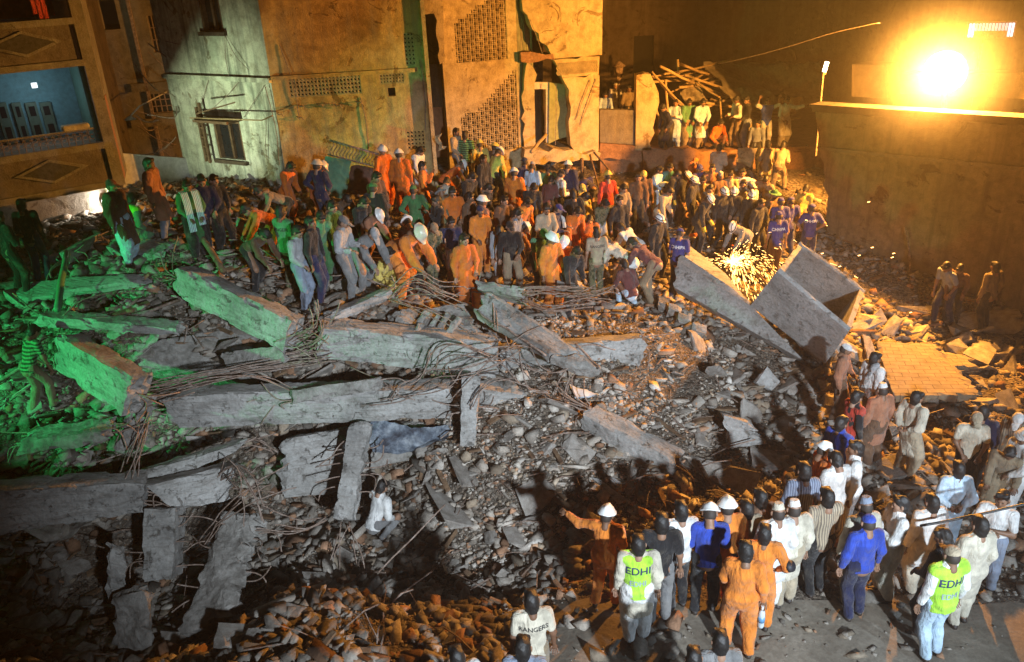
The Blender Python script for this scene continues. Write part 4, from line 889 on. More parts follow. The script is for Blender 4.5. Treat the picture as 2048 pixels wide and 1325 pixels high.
def headpiece(kind):
    if kind != 'hairlow': return _hp(kind)
    if ('hp', 'hairlow') in MC: return MC[('hp', 'hairlow')]
    V, lo, h = field([('e', (0, .03, -.01), (.084, .09, .105), I3)], .011, (-.15, -.15, -.15), (.15, .15, .15), [((0, -.012, 0), (0, -1, 0)), ((0, 0, .055), (0, 0, 1)), ((0, 0, -.07), (0, 0, -1))]); P, F = nets(V, lo, h)
    MC[('hp', 'hairlow')] = mk('hair', P, F, 1); return MC[('hp', 'hairlow')]
# ================================================================== THE PEOPLE
PEOPLE = """
41 400 stand 175 shirt:k,pants:n hair|dark figure seen from behind under the left balcony
-6 425 cross 150 shirt:k,pants:k hair|dark figure cut off by the left edge of the photo
222 362 stand 75 coat:b,shalwar:l cap:m,moustache|capped man in a long dark coat and pale trousers
270 388 crouch 150 vest:L:EDHI,shirt:G,shalwar:G hair|crouching man in a lime EDHI vest beside the glaring work lamp
297 318 stand 80 kameez:p,pants:s hair|slim man in orange lit tunic standing left of the scarf man
374 365 lowhands 35 kameez:g,shalwar:k hair3,moustache|man with a white striped scarf over his dark green tunic
402 356 lowhands 30 shirt:n,pants:k hair|bushy haired man in navy right behind the scarf man
428 352 stand2 60 shirt:k,pants:k hair3|dark clad man against the foot of the pale green wall
424 366 bend 80 coverall:o hair|man in orange bending right behind the scarf man
508 381 bend 300 shirt:h,pants:k hair|man in olive bending down to the left under the pale green wall
563 411 stand2 165 tee:G:RANGERS,pants:G:camo hair|green lit soldier in a printed T-shirt seen from behind
599 457 lowhands 60 shirt:A,pants:s hair|young man in a grey uniform looking down, in front of the green lit soldier
621 435 stand 75 longtee:k,pants:n hair|young man in a black shirt with one arm hanging, beside the grey capped guard
645 430 lean 40 shirt:G,pants:g hair|man in dark green leaning behind the black shirted youth
691 435 fwd 70 shirt:A,pants:a cap:a|guard in grey uniform and dark cap left of the bending grey capped man
588 329 lean 60 coverall:o hair|bareheaded man in orange left of the navy jacket at the ochre wall
634 322 hips 150 shirt:n,pants:n helmet:c|man in navy jacket and white helmet with a hand on his hip
653 327 lean 110 coverall:o helmet:c|man in orange whose white helmet shows behind the navy jacket
756 348 lowhands 60 shirt:b,pants:k hair|dark haired man in brown below the two orange men by the railing
746 366 stand 170 shirt:k,pants:k cap:g|man in dark shirt and green cap with a shovel handle beside him
765 293 stand 40 coverall:o helmet:w|man in orange and white helmet at the end of the tilted railing
797 300 stand 178 coverall:o helmet:w|man in orange and white helmet seen squarely from behind near the ochre wall
780 258 lowhands 60 shirt:g,pants:k hat:g|man in floppy green hat highest against the ochre wall
820 264 cross 30 tee:v,pants:n cap:n|man in navy T-shirt and cap with folded arms by the ochre wall
850 270 lean 100 coverall:p helmet:w|man in reddish coverall and white helmet by the fallen yellow sheet
847 298 lean 60 kameez:w,shalwar:w hair|man in a long white tunic stooping among the orange coveralls
846 325 phone 80 coverall:O hair|bareheaded man in orange with hands up before his face
913 258 phone 60 shirt:e,pants:a hair|man in brown waistcoat pointing, left of the striped shirt under the lower screen
930 263 stand 170 shirt:G:stripe,pants:k hair|man in a striped shirt in front of the lower pierced screen
958 282 stand 190 shirt:y,pants:k helmet:y|left one of two men in yellow helmets
991 288 stand2 150 jacket:b,pants:k helmet:y|right one of two men in yellow helmets
1003 298 lean 140 jacket:y,pants:k helmet:w|man in a bright yellow jacket and white helmet beside the yellow helmets
967 311 stand 60 jacket:k,pants:k hair|dark haired man in black in front of the yellow helmets
934 326 bend 100 coverall:o helmet:w|stooping man in orange and white helmet left of the black clad men
952 350 lean 60 jacket:k,pants:k hair|man in black jacket looking down in the middle of the crowd
1028 338 stand2 175 coverall:O helmet:w|man in clean orange and white helmet standing alone seen from behind
1048 316 stand 200 shirt:n,pants:k cap:n|man in dark blue and cap behind the lone orange man
1066 326 fwd 160 shirt:l,shalwar:e kufi:A|man in a grey cap and pale blue shirt right of the lone orange man
1096 330 stand 175 shirt:G,pants:h cap:k|man in light green shirt and black cap seen from behind
1105 354 lean 160 shirt:m,pants:k hair|man in maroon below the light green shirt
1136 323 stand 160 jacket:n,pants:k helmet:w|man in navy with a small white helmet below the stair tower door
1126 341 fwd 120 shirt:w,pants:k cap:k|man in black cap and white shirt below the stair tower door
1160 352 bend2 200 shirt:v,pants:k hair|man in blue overalls bent double below the stair tower
826 372 hips 185 shirt:g,pants:g cap:g|soldier in green seen from behind with both hands on his hips
879 379 lowhands 200 jacket:a:camo,pants:G:camo hat:a|camouflaged soldier with pack in the thick of the crowd
897 359 bend 160 shirt:c,pants:h hair|man in pale shirt bent over above the camouflaged soldier
905 379 lowhands 10 shirt:o,pants:b hair|dark haired man in tan facing the camera beside the camouflaged soldier
942 388 stand2 60 shirt:b,pants:k hair|short haired man in brown left of the biggest white helmet
965 394 stand 120 coverall:p helmet:w|man whose large white helmet shows above the bandana wearer
961 415 lowhands 15 coverall:O bandana:n,beard|man in bright orange and navy bandana looking down
767 428 bend 70 coverall:p helmet:w|stooping man in a white helmet over dark clothes left of the two close helmets
810 436 lean 200 shirt:b,pants:k helmet:w|man whose tilted white helmet shows left of the big bending orange man
845 427 bend 62 coverall:O helmet:c @812,602,1.26|big man in bright orange bending to the right at the slab edge
872 453 lean 40 jacket:h:camo,pants:h:camo cap:h|soldier in camouflage cap behind the bending orange man
903 438 fwd 20 tee:n,pants:h hair|man in a dark polo shirt holding a tool beside the bending orange man
786 484 bend 50 jacket:a,pants:a cap:A @735,592,1.12|man in a grey jacket and grey cap bending low at the dark gap
784 500 crouch 60 coverall:y hair|green and yellow lit man crouching behind the grey cap
987 486 bend 350 shirt:A:vstripe,pants:A hair @1010,562,1.1|dark haired man bending with his hands on the flat slab
1021 445 stand2 20 shirt:k:vstripe,pants:h cap:k|man in dark checked shirt and black cap behind the flat slab
1040 422 lowhands 60 shirt:s,pants:b hair2,beard|bushy bearded man in a blue grey shirt
1060 402 lean 50 coverall:O hair|bareheaded man in orange above the bearded men
1094 412 lowhands 10 shirt:e,shalwar:e hair2,beard|bearded man in sandy clothes facing the camera
1122 411 fwd 80 shirt:n,pants:y cap:v|man in dark blue and cap with a white cloth over his shoulder
1059 452 bend 120 coverall:p helmet:w|man mostly hidden under a white helmet below the bearded man
1106 469 stand2 40 coverall:O helmet:w|man in orange and white helmet just behind the green polo
1095 480 lean 40 tee:G,pants:k cap:g @1078,592,1.0|man in green polo and cap stooping at the slab
1127 479 lowhands 350 coverall:O helmet:w|man in vivid orange and white helmet facing the camera
1193 455 stand 178 tee:e:RANGERS,pants:h:camo hair|ranger in sandy printed T-shirt and camouflage trousers from behind
1181 433 bend 170 shirt:o,pants:b hair|stooping man in orange directly behind the ranger
1232 452 bend 230 jacket:w,pants:A hair|man in a white waistcoat stooping right of the ranger
1217 503 bend 240 kameez:c,shalwar:w hair @1245,598,1.12|man in a pale tunic and white trousers bent double right of the ranger
1268 491 bend 235 shirt:m,pants:h hair @1296,606,1.12|man in a maroon shirt and khaki trousers bending away
1322 432 stand2 50 jacket:k,pants:k stripedhelmet:w|man in black jacket and banded helmet left of the blue T-shirt
1362 458 fwd 160 tee:v:CHHIPA,pants:n cap:v|rescuer in blue CHHIPA T-shirt leaning on the left end of the concrete box
1215 344 stand 200 shirt:r,pants:b helmet:y|man in red shirt and yellow helmet alone left of the dark hollow
1215 404 lean 20 shirt:A:camo,pants:A hair|man in a white patterned shirt stooping below the yellow helmet
1245 520 crouch 200 shirt:m,pants:l hair|crouching man in red hidden between the pale tunic and the maroon shirt
1168 372 crouch 30 coverall:y cap:y|crouching man in yellow low under the stair tower
1288 343 stand 5 kameez:b,shalwar:b cap:y|man in brown tunic and yellow cap right of the dark hollow
1277 348 stand 0 shirt:b,pants:k hair|man half hidden behind the yellow cap
1322 335 fwd 60 kameez:l,shalwar:w hair|tall man in pale blue tunic holding a bundle
1340 330 fwd 330 shirt:t,pants:k hair|dark haired man right behind the tall pale blue tunic
1362 346 lean 60 jacket:k,pants:k hair|bareheaded man in black jacket and yellow glove left of the banded helmets
1380 348 lean 70 jacket:k,pants:b stripedhelmet:w|left one of two banded helmets close together near the pale shirt
1391 356 stand2 60 jacket:k,pants:k stripedhelmet:w|right one of two banded helmets close together near the pale shirt
1406 356 lowhands 340 shirt:e,pants:h hair|man in a light shirt looking down beside the two banded helmets
1400 330 stand 20 tee:v,pants:k cap:v|man in blue T-shirt and cap far behind the light shirt
1390 318 stand 300 shirt:o,pants:k cap:o|small figure in orange cap at the foot of the retaining wall
1443 347 stand2 40 shirt:b,pants:b kufi:A|man in brown with grey skull cap behind the firefighters
1486 339 out 350 tee:w,pants:k hair|man in white T-shirt with his arm out behind the firefighters
1487 361 stand 340 shirt:e,pants:k hair|man in tan below the white T-shirt
1451 379 stand2 30 jacket:k,pants:k stripedhelmet:w|leftmost helmet of the firefighter row
1469 379 stand2 350 jacket:k,pants:k stripedhelmet:w|middle helmet of the firefighter row
1505 385 stand2 350 jacket:k,pants:k stripedhelmet:w|rightmost helmet of the firefighter row
1505 366 stand 20 shirt:c,pants:k cap:A|man in pale cap right behind the rightmost firefighter
1425 396 lean 60 jacket:k,pants:k stripedhelmet:w|firefighter in yellow gloves leaning over the left end of the box
1461 453 bend 300 jacket:a,pants:a stripedhelmet:w|firefighter bent over the grinder in the shower of sparks
1551 382 stand 40 shirt:b,pants:k hat:g|man in green hat left of the blue T-shirts
1562 396 stand 170 tee:v,pants:k cap:v|man in blue T-shirt under the green hat
1558 424 stand 178 tee:v:CHHIPA,pants:b cap:v|rescuer in blue CHHIPA T-shirt standing behind the sparks
1581 396 stand2 185 tee:v,pants:n cap:v|rescuer in blue T-shirt between the two CHHIPA backs
1625 409 hips 175 tee:v:CHHIPA,pants:n cap:v|rescuer in blue CHHIPA T-shirt with his hands on his hips by the long wall
1615 372 lean 150 shirt:y,pants:h hair|man in yellow shirt at the corner of the long wall
1537 282 sit 170 shirt:e,pants:e hair|man in beige sitting with his back turned under the terrace
1570 283 climb 150 shirt:e,pants:h hair|man in beige climbing right of the sitting man
1440 289 climb 160 kameez:c,shalwar:c hair3|man in cream climbing up to the terrace
1500 335 crouch 30 shirt:h,pants:h hair|man crouching in brown on the bank below the sitting man
1231 167 stand 350 kameez:w,shalwar:w kufi:w|man in white with a skull cap leaning on the low grey wall
1211 185 low 350 shirt:l,pants:k hair|man at the left end of the low grey wall, half hidden by the tower
1258 172 stand 10 shirt:h,pants:k hair|dim man behind the low grey wall next to the pillar
1352 200 cross 340 kameez:l,shalwar:l hair|man in a blue tunic with folded arms, leftmost of the terrace row
1380 200 lowhands 0 kameez:G,shalwar:h hair|man in an olive tunic between two blue tunics on the terrace
1408 200 lowhands 10 kameez:l,shalwar:h hair,beard|bearded man in a blue tunic with joined hands on the terrace
1322 215 lean 300 kameez:n,shalwar:k hair|man in dark blue stooping beside the jagged pillar
1471 195 fwd 300 shirt:w,pants:h hair|man in a white shirt standing out on the terrace edge
1490 224 stand2 300 kameez:k,shalwar:s hair|dark clad man right behind the white shirt on the terrace
1534 227 up 350 vest:B,shirt:w,pants:w hair|man in a blue waistcoat raising both arms on the terrace
1516 242 stand 330 shirt:s,pants:k hair|short man in blue left of the raised arms
1573 218 out 20 kameez:w,shalwar:c hair|man in white with his arm stretched right on the terrace
1444 257 crouch 20 shirt:o,pants:k hair|orange clad figure crouching on the terrace below the white shirt
1890 530 lean 300 tee:s,pants:n hair|man in a pale blue T-shirt stooping in the dark by the long wall
1920 536 lean 320 shirt:b,pants:k hair|dim man facing the pale blue T-shirt by the long wall
1992 525 stand 200 shirt:h,pants:k hair|barely visible man in the dark at the right foot of the long wall
1698 690 stand2 70 kameez:p,shalwar:b cap:w|man in a brown tunic and white cap below the concrete box
1754 706 stand 100 jacket:w,pants:h hair|curly haired man in a white waistcoat by the tiled slab
1744 735 lean 280 shirt:k,pants:k cap:A|man in black with a pale cap stooping by the tiled slab
1765 769 stand 195 kameez:p,shalwar:b kufi:w|man in a long brown tunic and white skull cap seen from behind
1719 783 stand2 120 vest:r,shirt:k,pants:k hair|youth in a red vest left of the long brown tunic
1686 836 stand 110 kameez:B,shalwar:B hair|child in a blue dress behind the white helmet
1837 786 behind 100 kameez:c,shalwar:e hair|man in a pale tunic alone in the middle of the right rubble
1957 834 lowhands 340 tee:c,pants:k cap:e|man in a light polo shirt and flat cap walking towards the camera
1970 812 stand 150 shirt:n,pants:k hair|man in dark blue behind the flat cap
2034 838 lean 320 kameez:h:vstripe,shalwar:h cap:w|man in a striped brown tunic leaning at the right edge
2046 866 stand2 290 kameez:w,shalwar:w turban:w|man in a white turban at the right edge
2022 905 lean 330 kameez:h,shalwar:h hair|man in a grey green tunic stooping under the white turban
1654 890 stand2 100 coverall:o helmet:w|man in orange and white helmet behind the plain white shirt
1668 905 lowhands 200 shirt:w,pants:w hair|man in a crumpled white shirt seen from behind next to the white helmet
1711 885 stand 260 kameez:w,shalwar:w hair|man in a long bright white tunic leaning left of the brown tunic
1610 928 stand 185 shirt:s:vstripe,pants:k hair|dark haired man in a blue striped shirt left of the crumpled white shirt
1655 980 stand 195 shirt:e:vstripe,pants:k hair|man in a sandy striped shirt in front of the crumpled white shirt
1731 998 stand 190 shirt:c,pants:h kufi:s|man in a grey skull cap behind the blue cap
1737 1032 stand 190 shirt:B,pants:n cap:B|man in a bright blue shirt and blue cap
1802 995 cross 265 kameez:w,shalwar:c hair,moustache|large man in white with folded arms turning his face up
1866 992 stand 185 kameez:w,shalwar:c hair|man in white right of the large man with folded arms
1919 928 behind 175 kameez:l,shalwar:l hair|man in sky blue with hands behind his back
2007 987 cross 320 tee:w,pants:s hair|man in a white T-shirt and jeans with folded arms at the right
1962 1035 stand 190 kameez:c,shalwar:c hair|man in a light tunic right of the EDHI vest and cap
1882 1060 stand2 230 jacket:k,pants:k hair|man in a dark jacket left of the EDHI vest and cap
1905 1093 stand 190 vest:L:EDHI,shirt:w,pants:l cap:e|man in a lime EDHI vest and beige cap at the lower right
1215 1015 out 160 coverall:O helmet:w|man in orange and white helmet raising his hand, leftmost of the foreground row
1277 1074 stand 180 vest:L:EDHI,kameez:c,shalwar:w hair|man in a lime EDHI vest and white trousers in the foreground
1324 1032 stand 178 tee:k,pants:a hair|man in a black T-shirt right of the foreground EDHI vest
1362 1008 stand 185 tee:w,pants:k hair|man in a white polo shirt next to the black T-shirt
1420 1011 lowhands 170 shirt:B,pants:k helmet:w|man in a royal blue shirt and white helmet
1455 1001 stand 170 coverall:O helmet:w|man in orange and white helmet behind the royal blue shirt
1494 1004 stand 185 kameez:e,shalwar:b hair|bushy haired man in beige behind the bareheaded orange pair
1521 982 stand 190 shirt:b,pants:k hair|man in brown farthest back of the foreground row
1556 1012 stand 180 kameez:w,shalwar:w kufi:c|man in a white tunic and cream skull cap, left of the other skull cap
1588 1002 stand 185 kameez:c,shalwar:e kufi:w|man in a cream tunic and knitted white skull cap
1492 1087 stand2 175 coverall:O hair|bareheaded man in orange holding a water bottle
1531 1056 hips 165 coverall:O hair|bareheaded man in orange with black elbow and knee pads
1441 1267 stand 185 shirt:a,pants:k hair|head and shoulders of a dark haired man at the bottom edge below the water bottle
1388 1303 stand 180 shirt:k,pants:k hair|top of a head at the bottom edge left of the dark haired man
1062 1188 stand 182 tee:c:RANGERS,pants:h hair|man in a pale RANGERS T-shirt at the bottom edge
1046 1283 stand 175 shirt:s,pants:k hair|head at the bottom edge in front of the RANGERS T-shirt
912 1303 stand 200 shirt:w,pants:k hair|head with white collar at the bottom edge left of the RANGERS T-shirt
77 660 lean 160 tee:G:stripe,pants:h hair|man in a pale T-shirt seen from behind casting a shadow on the green lit beam
1250 372 lowhands 30 shirt:h,pants:k hair|man in olive low in the dark hollow left of the yellow cap
1180 392 bend 60 shirt:y,pants:k hair|stooping man in mustard left of the patterned shirt
1145 380 stand2 200 shirt:k,pants:k hair|dark clad man left of the stooping mustard shirt
1010 395 stand2 40 shirt:b,pants:k hair|man in brown left of and below the lone orange man
985 372 lean 60 shirt:k,pants:k hair|man in black stooping just behind the biggest white helmet
1160 420 lean 30 coverall:o hair|man in orange stooping above the ranger
1070 372 lean 20 shirt:k,pants:k hair|dark man between the lone orange man and the bearded men
735 400 lean 60 shirt:k,pants:k hair|dark man at the left foot of the brown door
700 398 bend 40 shirt:b,pants:k hair|man bending in the dark below the brown door
668 405 lowhands 60 shirt:g,pants:k hair|man in dark green below the green painted sheet
1240 395 stand 30 shirt:k,pants:k hair|shadowed man above the patterned shirt
1300 395 crouch 60 shirt:o,pants:k hair|crouching figure in orange at the feet of the yellow cap
1345 380 lean 60 kameez:e,shalwar:e hair|man in sand stooping at the side of the tall pale blue tunic
1420 372 stand2 330 shirt:h,pants:k hair|man in olive behind the leaning firefighter
1525 400 stand2 30 shirt:k,pants:k hair|dark man right of the rightmost firefighter
1530 358 lean 330 shirt:h,pants:k hair|man in drab clothes on the bank above the green hat
1425 330 stand 340 shirt:p,pants:k hair|small reddish figure at the foot of the terrace bank
1462 345 lowhands 350 shirt:e,pants:k hair|small sandy figure between the skull cap and the white T-shirt
1160 500 lean 30 shirt:k,pants:k hair|dark clad man stooping left of the ranger
930 470 stand2 40 coverall:o hair|bareheaded man in orange between the dark polo and the bandana
870 395 phone 300 shirt:k,pants:k hair|dark man left of the pale bent shirt
540 470 bend 60 shirt:b,pants:k hair|man in brown bending behind the green lit soldier
480 420 bend 300 coverall:o hair|man in orange bending by the green lit beam end
770 962 crouch 140 shirt:w,pants:a hair|man in a ragged white shirt crawling under the broken beams
"""
for ln in PEOPLE.strip().split('\n'):
    dat, lab = ln.split('|'); hx, hy, pose, yaw, outf, head, *at_foot = dat.split()
    lc_ = sc_ = None
    if at_foot: a_, b__, sc_ = map(float, at_foot[0][1:].split(',')); lc_ = hit(a_, b__)
    if pose == 'low': pose = 'lowhands'
    root, J = person(float(hx), float(hy), pose, float(yaw), outf, head, lab, scale=sc_, loc=lc_)
    M = root.matrix_basis
    def jw(k): return M @ Vector(J[k])
    if 'scarf over' in lab:
        for sg in (0, 1):
            mb = MB(); s = Vector(J['S%d' % sg])*.62+Vector(J['N'])*.38+Vector((0, -.02, .05))
            for q, (dx, wd_) in enumerate(((0, .075),)):
                pts = [s+Vector((0, .1, -.12)), s+Vector((0, .04, .02)), s+Vector((0, -.07, .0)), s+Vector((0, -.14, -.16)), s+Vector((0, -.17, -.4)), s+Vector((0, -.19, -.66-.1*sg))]
                for i in range(len(pts)-1):
                    a, b = pts[i], pts[i+1]; e = Vector((wd_, 0, 0)); n = Vector((0, -.012, .012)); mb.hexa([a-e, a+e, b+e, b-e, a-e+n, a+e+n, b+e+n, b-e+n])
            mesh('scarf', mb.V, mb.F, cloth((.62, .72, .8), 'vstripe'), root)
    if 'white cloth over' in lab:
        mb = MB(); s = Vector(J['S0'])*.6+Vector(J['N'])*.4; mb.tube([s+Vector((.02, .1, -.2)), s+Vector((0, .02, .03)), s+Vector((-.02, -.12, -.08)), s+Vector((-.06, -.16, -.3))], .05, 8); mesh('shoulder_cloth', mb.V, mb.F, cloth(COLS['w']), root, True)
    if 'water bottle' in lab and 'holding' in lab:
        W = jw('W1' if True else 'W0'); bt = empty('water_bottle', W+Vector((0, 0, -.42))); tag(bt, 'clear plastic water bottle held by the bareheaded man in orange', 'bottle')
        mb = MB(); ring(mb, [(.035, 0), (.042, .03), (.042, .2), (.036, .24), (.014, .28), (.014, .3)], 12); mesh('body', mb.V, mb.F, plain('clear_plastic', (.55, .62, .68), .12), bt, True)
        mb = MB(); ring(mb, [(.043, .09), (.043, .17)], 12); mesh('wrapper', mb.V, mb.F, plain('blue_wrapper', (.15, .35, .6), .4), bt, True); mb = MB(); ring(mb, [(.017, .3), (.017, .325)], 10); mesh('lid', mb.V, mb.F, plain('white_lid', (.7, .7, .7), .4), bt)
    if 'elbow and knee pads' in lab:
        for k in ('E0', 'E1', 'K0', 'K1'):
            c = Vector(J[k]); d = Vector(J[('W' if k[0] == 'E' else 'A')+k[1]])-c; d.normalize(); mb = MB(); r_ = .075 if k[0] == 'E' else .105
            mb.tube([c-d*.07, c-d*.04, c+d*.04, c+d*.07], r_, 12); mesh('elbow_pad' if k[0] == 'E' else 'knee_pad', mb.V, mb.F, plain('black_padding', (.015, .015, .02), .6), root, True)
    if 'yellow glove' in lab:
        for k in ('W0', 'W1'):
            c = Vector(J[k]); d = (c-Vector(J['E'+k[1]])).normalized(); mb = MB(); mb.tube([c-d*.1, c-d*.02, c+d*.08, c+d*.15], .045, 8, .05); mesh('glove', mb.V, mb.F, plain('yellow_glove', (.7, .5, .05), .6), root, True)
    if 'shovel handle' in lab:
        p = M @ Vector((.3, -.1, 0)); mb = MB(); mb.tube([p+Vector((.25, -.1, .2)), p+Vector((0, 0, 1.25))], .02, 6); tag(mb.build('shovel_handle', M_WOOD), 'long wooden shovel handle beside the man in dark shirt and green cap', 'tool')
    if 'holding a tool' in lab:
        p = jw('W0'); q = jw('W1'); mb = MB(); mb.tube([q+Vector((0, 0, .2)), q+Vector((.05, -.1, -.5))], .018, 6); tag(mb.build('crowbar', M_IRON), 'steel crowbar held by the man in the dark polo shirt', 'tool')
    if 'holding a bundle' in lab:
        p = (jw('W0')+jw('W1'))/2; me = headpiece('turban'); o = bpy.data.objects.new('bundle', me); link(o); o.location = p+Vector((0, 0, .02)); o.scale = (1.2, 1, 1); setm(o, 0, cloth(COLS['c'])); tag(o, 'cream cloth bundle in the arms of the tall pale blue tunic', 'bundle')
    if 'over the grinder' in lab:
        p = jw('W0'); gr = empty('angle_grinder', p); tag(gr, 'angle grinder throwing sparks in the hands of the bent firefighter', 'tool')
        mb = MB(); mb.tube([(0, .2, .05), (0, .05, 0), (0, -.08, -.02)], .04, 8); mesh('body', mb.V, mb.F, plain('orange_casing', (.5, .12, .02), .4), gr, True); mb = MB(); ring(mb, [(.1, -.05), (.1, -.045)], 18, Matrix.Translation((0, -.1, 0))); mesh('disc', mb.V, mb.F, M_IRON, gr)
# ================================================================== BROKEN CONCRETE
def ease(v, seed, amp, f): return noise.noise_vector(v*f+Vector((seed*7.3, seed*1.7, 0)))*amp
def at2(px, py, d, *_):
    if d > 0: return at(px, py, d)
    return hit(px, py, (0, 0, -d))+Vector((0, 0, -d))
GB = 'fallen concrete beams and columns'
def slab(name, q, th, m=None, label=None, cat='beam', group=None, rag=(.06, .16), rough_=.018, cell=.075, parent=None, chip=.055, down=None, seed=None, vert=True):
    """q: TL, TR, BR, BL as (px, py, distance) of the face we see; th: thickness away from us"""
    seed = seed or (hash(name) % 7+len(bpy.data.objects) % 97)
    c = [at2(*p) if len(p) == 3 and not isinstance(p, Vector) else p for p in q]
    n = (c[1]-c[0]).cross(c[3]-c[0]).normalized(); mid = (c[0]+c[1]+c[2]+c[3])/4
    if n.dot(mid-EYE) < 0: n = -n
    if down is not None: n = Vector(down)
    L = ((c[1]-c[0]).length+(c[2]-c[3]).length)/2; Hh = ((c[3]-c[0]).length+(c[2]-c[1]).length)/2
    NX, NY, NZ = max(4, min(90, int(L/cell))), max(3, min(26, int(Hh/cell))), max(2, min(10, int(th/cell)))
    ids = {}; V = []; lc = []; F = []; un = (c[1]-c[0]).normalized(); vn = (c[3]-c[0]).normalized()
    def vid(i, j, k):
        if (i, j, k) in ids: return ids[(i, j, k)]
        u, v, w_ = i/NX, j/NY, k/NZ; p = (c[0]*(1-u)+c[1]*u)*(1-v)+(c[3]*(1-u)+c[2]*u)*v+n*th*w_
        lc.append((u*L, v*Hh+w_*th*.37, w_*th)); ex = (i in (0, NX))+(j in (0, NY))+(k in (0, NZ))
        p2 = p+ease(p, seed, rough_, 3)+ease(p, seed, rough_*.6, 11)
        for e, r_, s in ((0, rag[0], 1), (NX, rag[1], -1)):
            dd = abs(i-e)
            if dd < 4 and r_: p2 += un*s*r_*(1-dd/4)*(abs(noise.noise(p*4.1+Vector((seed, 0, 0))))*2.6+noise.noise(p*9+Vector((seed, 5, 0))))+ease(p, seed+3, r_*.35*(1-dd/4), 6)
        if ex >= 2:
            a = max(0, noise.noise(p*3.3+Vector((0, seed, 0)))-.12)*3*chip+rough_*.4; inn = Vector((0, 0, 0))
            if j == 0: inn += vn
            if j == NY: inn -= vn
            if k == 0: inn += n
            if k == NZ: inn -= n
            p2 += inn*a
        ids[(i, j, k)] = len(V); V.append(tuple(p2)); return len(V)-1
    def face(A, B, fn):
        for a in range(A):
            for b in range(B): F.append((fn(a, b), fn(a+1, b), fn(a+1, b+1), fn(a, b+1)))
    face(NX, NY, lambda a, b: vid(a, b, 0)); face(NX, NY, lambda a, b: vid(a, NY-b, NZ)); face(NX, NZ, lambda a, b: vid(a, 0, NZ-b)); face(NX, NZ, lambda a, b: vid(a, NY, b)); face(NY, NZ, lambda a, b: vid(0, a, NZ-b)); face(NY, NZ, lambda a, b: vid(NX, a, b))
    o = mesh(name, V, F, m or M_CON, parent, lc=lc)
    if label: tag(o, label, cat, group)
    if group == GB:
        r3 = random.Random(seed*13+5)
        for sg, p0, p1 in ((-1, c[0], c[3]), (1, c[1], c[2])):
            for k in range(r3.randint(3, 6)):
                s_ = p0.lerp(p1, r3.uniform(.12, .88))+n*th*r3.uniform(.15, .85)-un*sg*.18; L_ = r3.uniform(.3, .75); w_ = Vector((r3.gauss(0, .5), r3.gauss(0, .5), r3.gauss(-.15, .5)))
                mb = MB(); mb.tube(wav([s_, s_+un*sg*L_*.5, s_+un*sg*L_*.8+w_*.12, s_+un*sg*L_+w_*.4], .015, 3, k), .012, 5); mesh('rebar', mb.V, mb.F, M_IRON, o, True)
    return o, c, n
RB = 'rebar'
def rebars(par, pts_list, r=.012, seed=0, amp=.05):
    for i, pts in enumerate(pts_list):
        mb = MB(); mb.tube(wav([at(*p) if not isinstance(p, Vector) else p for p in pts], amp, 4, seed+i), r, 5); mesh('rebar', mb.V, mb.F, M_IRON, par, True)
def bundle(par, a, b, mid, n, spread, r=.0105, seed=0, amp=.05, fan=.35):
    """n loose bars running from a to b over mid points (pixels+distance)"""
    rr = random.Random(seed); A, B = at(*a), at(*b); Ms = [at(*m) for m in mid]
    for i in range(n):
        o = Vector((rr.uniform(-1, 1), rr.uniform(-1, 1), rr.uniform(-1, 1)))*spread; o2 = Vector((rr.uniform(-1, 1), rr.uniform(-1, 1), rr.uniform(-1, 1)))*fan
        pts = [A+o]+[m+o*.8+o2*.5 for m in Ms]+[B+o+o2]
        mb = MB(); mb.tube(wav(pts, amp, 5, seed+i*3), r, 5); mesh('rebar', mb.V, mb.F, M_IRON, par, True)
GB = 'fallen concrete beams and columns'
# green lit beams at the left
b1, _, _ = slab('concrete_beam', [(348, 532, 13.9), (585, 643, 12.8), (568, 706, 12.75), (342, 588, 13.85)], .42, label='thick green lit concrete beam sloping down to the right in the left half', group=GB, rag=(.12, .05))
bundle(b1, (560, 690, 12.9), (650, 640, 12.7), [(600, 690, 12.8), (640, 670, 12.7)], 8, .14, seed=3); bundle(b1, (345, 560, 14.0), (318, 520, 14.4), [(325, 545, 14.2)], 5, .12, seed=5)
b2, _, _ = slab('concrete_beam', [(108, 668, 12.4), (262, 760, 11.2), (244, 836, 11.2), (104, 735, 12.4)], .4, label='green lit concrete beam with a man shadow on it at the left', group=GB, rag=(.1, .04))
slab('concrete_beam', [(206, 492, 15.8), (318, 512, 15.2), (316, 560, 15.2), (252, 552, 15.8)], .5, label='green lit block of beam under the slim man in the orange lit tunic', group=GB, rag=(.1, .1))
slab('concrete_beam', [(128, 505, 15.4), (198, 468, 16.2), (196, 488, 16.2), (140, 528, 15.4)], .25, label='short green lit beam rising to the left of the capped man', group=GB, rag=(.03, .03))
slab('concrete_beam', [(92, 512, 15.7), (130, 508, 15.5), (132, 526, 15.5), (96, 530, 15.7)], .25, label='smallest green lit beam end left of the steel pole', group=GB)
fs, _, _ = slab('floor_slab', [(-20, 566, -.1), (300, 545, -.12), (306, 562, -.12), (40, 600, -.2)], .14, M_CON2, label='flat green lit floor slab under the capped man', cat='slab', rag=(.1, .2), down=(0, 0, -1))
slab('concrete_beam', [(64, 632, 13.4), (360, 658, 13.2), (360, 674, 13.2), (70, 655, 13.4)], .35, label='long low green lit slab edge behind the steel pole', group=GB, rag=(.12, .1))
slab('floor_slab', [(268, 700, -.25), (500, 650, -.1), (560, 770, -.1), (298, 760, -.1)], .14, M_CONR, label='green lit slab covered in rubble between the two long green beams', cat='slab', rag=(.05, .3), down=(0, 0, -1), rough_=.05)
